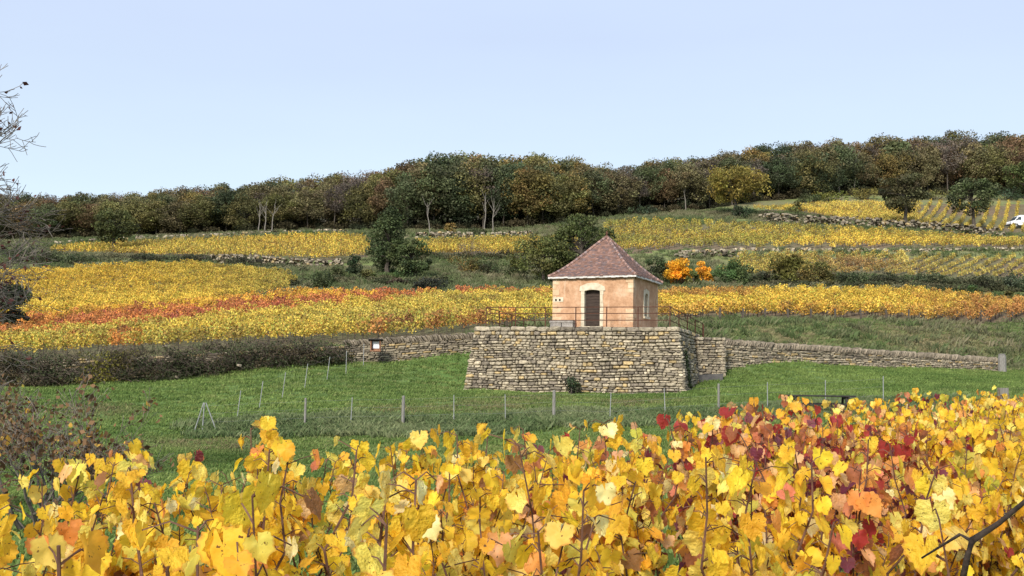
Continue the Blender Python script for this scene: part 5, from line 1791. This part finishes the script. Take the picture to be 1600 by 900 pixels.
def cane_red(px, py):
    """whole canes turn colour together, mostly in one patch of vines on the right"""
    pr = 1.05 * math.exp(-(((px - 1275) / 235) ** 2 + ((py - 742) / 78) ** 2)) + .5 * math.exp(-((px - 1395) / 70) ** 2 - ((py - 765) / 45) ** 2) + .45 * math.exp(-((px - 885) / 45) ** 2 - ((py - 700) / 50) ** 2) + .015
    return rnd.uniform(.55, .95) if rnd.random() < pr else rnd.uniform(0, .02)


TOPX = [-200, 0, 120, 200, 350, 600, 800, 1000, 1100, 1200, 1240, 1330, 1450, 1600, 1900]
TOPY = [738, 748, 754, 748, 714, 702, 699, 684, 662, 638, 646, 649, 627, 620, 615]
ORD = ['first', 'second', 'third', 'fourth', 'fifth', 'sixth', 'seventh', 'eighth', 'ninth', 'tenth', 'eleventh', 'twelfth', 'thirteenth', 'fourteenth', 'fifteenth', 'sixteenth', 'seventeenth', 'eighteenth', 'nineteenth', 'twentieth', 'twenty-first', 'twenty-second', 'twenty-third', 'twenty-fourth', 'twenty-fifth', 'twenty-sixth', 'twenty-seventh', 'twenty-eighth']
ROWN = ['outermost row by the meadow', 'second row from the meadow', 'third row from the meadow', 'nearest row at the camera']
RUV, RVV = Vector((RU.x, RU.y, 0)), Vector((RV.x, RV.y, 0))


def make_vine(row, i, pos, ztop, ncane, dens, objs, redv, label, lsz=1.0):
    g = float(gz(pos.x, pos.y))
    base = Vector((pos.x, pos.y, g))
    t = thing('grape_vine', label, 'grape vine', base, 0, 'vines of the foreground rows')
    H = ztop - g
    mb = MB()
    sk = rnd.uniform(-.08, .08)
    mb.tube([Vector((0, 0, -.1)), Vector((sk, .02, .2)), Vector((-sk * .5, -.02, .42)), Vector((0, 0, .52))], [.034, .028, .03, .036], 7)
    mb.tube([Vector((0, 0, .5)), RUV * .22 + UP * .60, RUV * .45 + UP * .58], [.026, .02, .014], 6)
    mb.build('trunk', M_BARK, t, smooth=True)
    nleaf = 0
    jv, jf, jc, jve, jma = [], [], [], [], []
    for c in range(ncane):
        a0 = rnd.uniform(-.05, .48)
        st = RUV * a0 + UP * (.5 + .1 * min(1, abs(a0) * 3))
        hh = H * (rnd.uniform(.78, 1.0) if rnd.random() < .78 else rnd.uniform(1.0, 1.09))
        end = RUV * (a0 + rnd.uniform(-.30, .30)) + RVV * rnd.gauss(0, .13) + UP * hh
        pts = limb_path(st, end, 0, 7, .045)
        mb = MB()
        cr_ = rnd.uniform(.75, 1.45); mb.tube(pts, [(.0058 - .00055 * q) * cr_ for q in range(8)], 5)
        L = (end - st).length
        cq = project(np.array(base + st.lerp(end, .75))); redc = cane_red(float(cq[0]), float(cq[1]))
        s = .10 + (.12 * H if rnd.random() < .5 else 0)
        side = 1
        while s < L + .02:
            f = min(1.0, s / L)
            q = min(6, int(f * 7)); node = pts[q].lerp(pts[q + 1], f * 7 - q)
            m = rnd.choice((1, 2, 2, 3))
            for rep in range(m):
                if rnd.random() < .06: continue
                az = rnd.uniform(0, 6.283)
                if rnd.random() < .55:                       # most blades face out of the row
                    az = math.atan2(RVV.y, RVV.x) + (0 if side > 0 else math.pi) + rnd.gauss(0, .7)
                out = Vector((math.cos(az), math.sin(az), 0))
                pl = rnd.uniform(.02, .06) if rep == 0 else rnd.uniform(.03, .10)
                at = node + out * pl + UP * rnd.uniform(-.01, .03)
                mb.tube([node, node + out * pl * .5 + UP * .015, at], [.0019, .0016, .0013], 3, cap=False)
                size = rnd.uniform(.066, .112) * (1 - .12 * f ** 3) * lsz
                if rep: size *= rnd.uniform(.62, .95)
                droop = rnd.uniform(.75, 1.75)
                yv = (out * math.cos(droop) - UP * math.sin(droop) + Vector((rnd.uniform(-.4, .4), rnd.uniform(-.4, .4), 0))).normalized()
                nv = (UP * math.cos(droop) + out * math.sin(droop) + Vector((rnd.uniform(-.35, .35), rnd.uniform(-.35, .35), rnd.uniform(-.35, .35)))).normalized()
                xv = yv.cross(nv).normalized(); nv = xv.cross(yv)
                w = base + at
                px, py = project(np.array(w))
                col = leaf_color(float(px), float(py), redc)
                me, vs, fs, ve, ma = rnd.choice(LEAFS)
                Mx = Matrix(((xv.x * size, yv.x * size, nv.x * size), (xv.y * size, yv.y * size, nv.y * size), (xv.z * size, yv.z * size, nv.z * size)))
                if objs and nleaf < 300:
                    o = link('leaf', me, t, col=col)
                    o.matrix_local = Matrix.Translation(at) @ Mx.to_4x4()
                    nleaf += 1
                else:
                    b0 = len(jv)
                    jv += (vs @ np.array(Mx).T + np.array(at)).tolist()
                    jf += [[q_ + b0 for q_ in f_] for f_ in fs]; jc += [col] * len(fs); jve += ve; jma += ma
            side = -side
            s += rnd.uniform(.034, .056)
        mb.build('cane', M_CANE, t)
    if jv:
        m2 = MB(); m2.v = jv; m2.f = jf; m2.c = jc; m2.m = [0] * len(jf)
        me = m2.mesh('foliage', M_LEAF_J, True)
        for nm_, vals in (('vein', jve), ('margin', jma)):
            a = me.attributes.new(nm_, 'FLOAT', 'POINT'); a.data.foreach_set('value', np.array(vals, np.float32))
        link('foliage', me, t, kind='stuff')
    if not objs or rnd.random() < .5: return
    bp_ = RUV * rnd.uniform(0, .4) + RVV * rnd.uniform(.05, .15) + UP * H * rnd.uniform(.5, .8)
    mb = MB()
    for k in range(16):
        c = bp_ + Vector((rnd.gauss(0, .018), rnd.gauss(0, .018), -rnd.uniform(0, .09))); r_ = rnd.uniform(.006, .009)
        mb.tube([c - UP * r_, c - UP * r_ * .5, c + UP * r_ * .5, c + UP * r_], [r_ * .3, r_ * .9, r_ * .9, r_ * .3], 6)
    mb.build('grape_bunch', noise_mat('shrivelled_grape', [(.3, (.012, .008, .014)), (.7, (.05, .035, .05))], 30, .5, 0), t, smooth=True)


rnd.seed(2024)
P0 = Vector((-1.8, 3.2, 0))
nl0 = 0
for row, (tlo, thi) in enumerate(((-.55, 21.0), (-.55, 15.0), (-.6, 9.0), (-.15, 7.0))):
    i = 0
    tt = tlo
    while tt < thi:
        pos = P0 + RVV * (1.0 * row) + RUV * tt
        if row == 3 and i == 0: pos = Vector((.74, 1.72, 0))
        elif row == 3: pos = pos + RUV * .55
        px, _ = project(np.array((pos.x, pos.y, -.3)))
        if row == 0:
            zt = P(px, np.interp(px, TOPX, TOPY), pos.y).z
            zt = max(min(zt, -.06), -.50)
        else:
            zt = -.33 + .012 * pos.y + rnd.uniform(-.05, .05)
        if row == 3: zt = -.33
        dist = pos.y
        lab = f'{ORD[i]} vine from the left in the {ROWN[row]}, yellow leaved' if not (1080 < px < 1480 and dist > 3.2) else f'{ORD[i]} vine from the left in the {ROWN[row]}, turning red and purple'
        objs = dist < 10.5 and px < 1700
        make_vine(row, i, pos, zt, 19 if dist < 9 else 15, 1.0, objs, 0.0, lab, .84 if dist < 2.9 else 1.0)
        i += 1
        tt += rnd.uniform(.78, .98)
    # trellis wires along the row
t = min((o for o in COL.objects if o.name.startswith('grape_vine') and o.type == 'EMPTY'), key=lambda o: (o.location - Vector((.74, 1.72, -1.75))).length)
mb = MB()
mb.tube([P(1502, 915, 1.74) - t.location, P(1512, 868, 1.73) - t.location, P(1518, 845, 1.73) - t.location, P(1560, 818, 1.70) - t.location, P(1612, 775, 1.66) - t.location, P(1680, 735, 1.62) - t.location], [.0052, .0046, .0056, .004, .0034, .0026], 8)
mb.tube([P(1518, 845, 1.73) - t.location, P(1500, 835, 1.75) - t.location, P(1440, 872, 1.80) - t.location], [.0035, .0025, .0015], 6)
mb.build('old_arm', noise_mat('old_vine_bark', [(.3, (.015, .011, .009)), (.7, (.06, .045, .036))], 60, .95, .003), t, smooth=True)
print('objects', len(bpy.data.objects))

# weathered trellis stakes among the foreground vines
for (px, py, d, r, lab) in ((1229, 668, 6.7, .018, 'grey trellis stake among the red leaves, upper of the pair'), (1222, 738, 4.6, .013, 'grey trellis stake lower down among the red leaves'),
                            (1533, 697, 6.4, .022, 'pale grey trellis stake near the right edge among yellow leaves'), (1567, 606, 14.2, .075, 'thick wooden end post sticking out above the far vines')):
    top = P(px, py, d)
    g = float(gz(top.x, top.y))
    t = thing('trellis_stake', lab, 'vine stake', (top.x, top.y, g), .4, 'stakes in the foreground rows')
    mb = MB(); mb.box((0, 0, (top.z - g) / 2 - .05), (r * 1.5, r * 1.2, top.z - g + .1), None, .004); mb.build('stake', M_WOOD, t)
    mb = MB(); mb.tube([(-.02, -r * .62, top.z - g - .08), (.02, -r * .68, top.z - g - .08)], .004, 5); mb.build('staple', M_GALV, t)
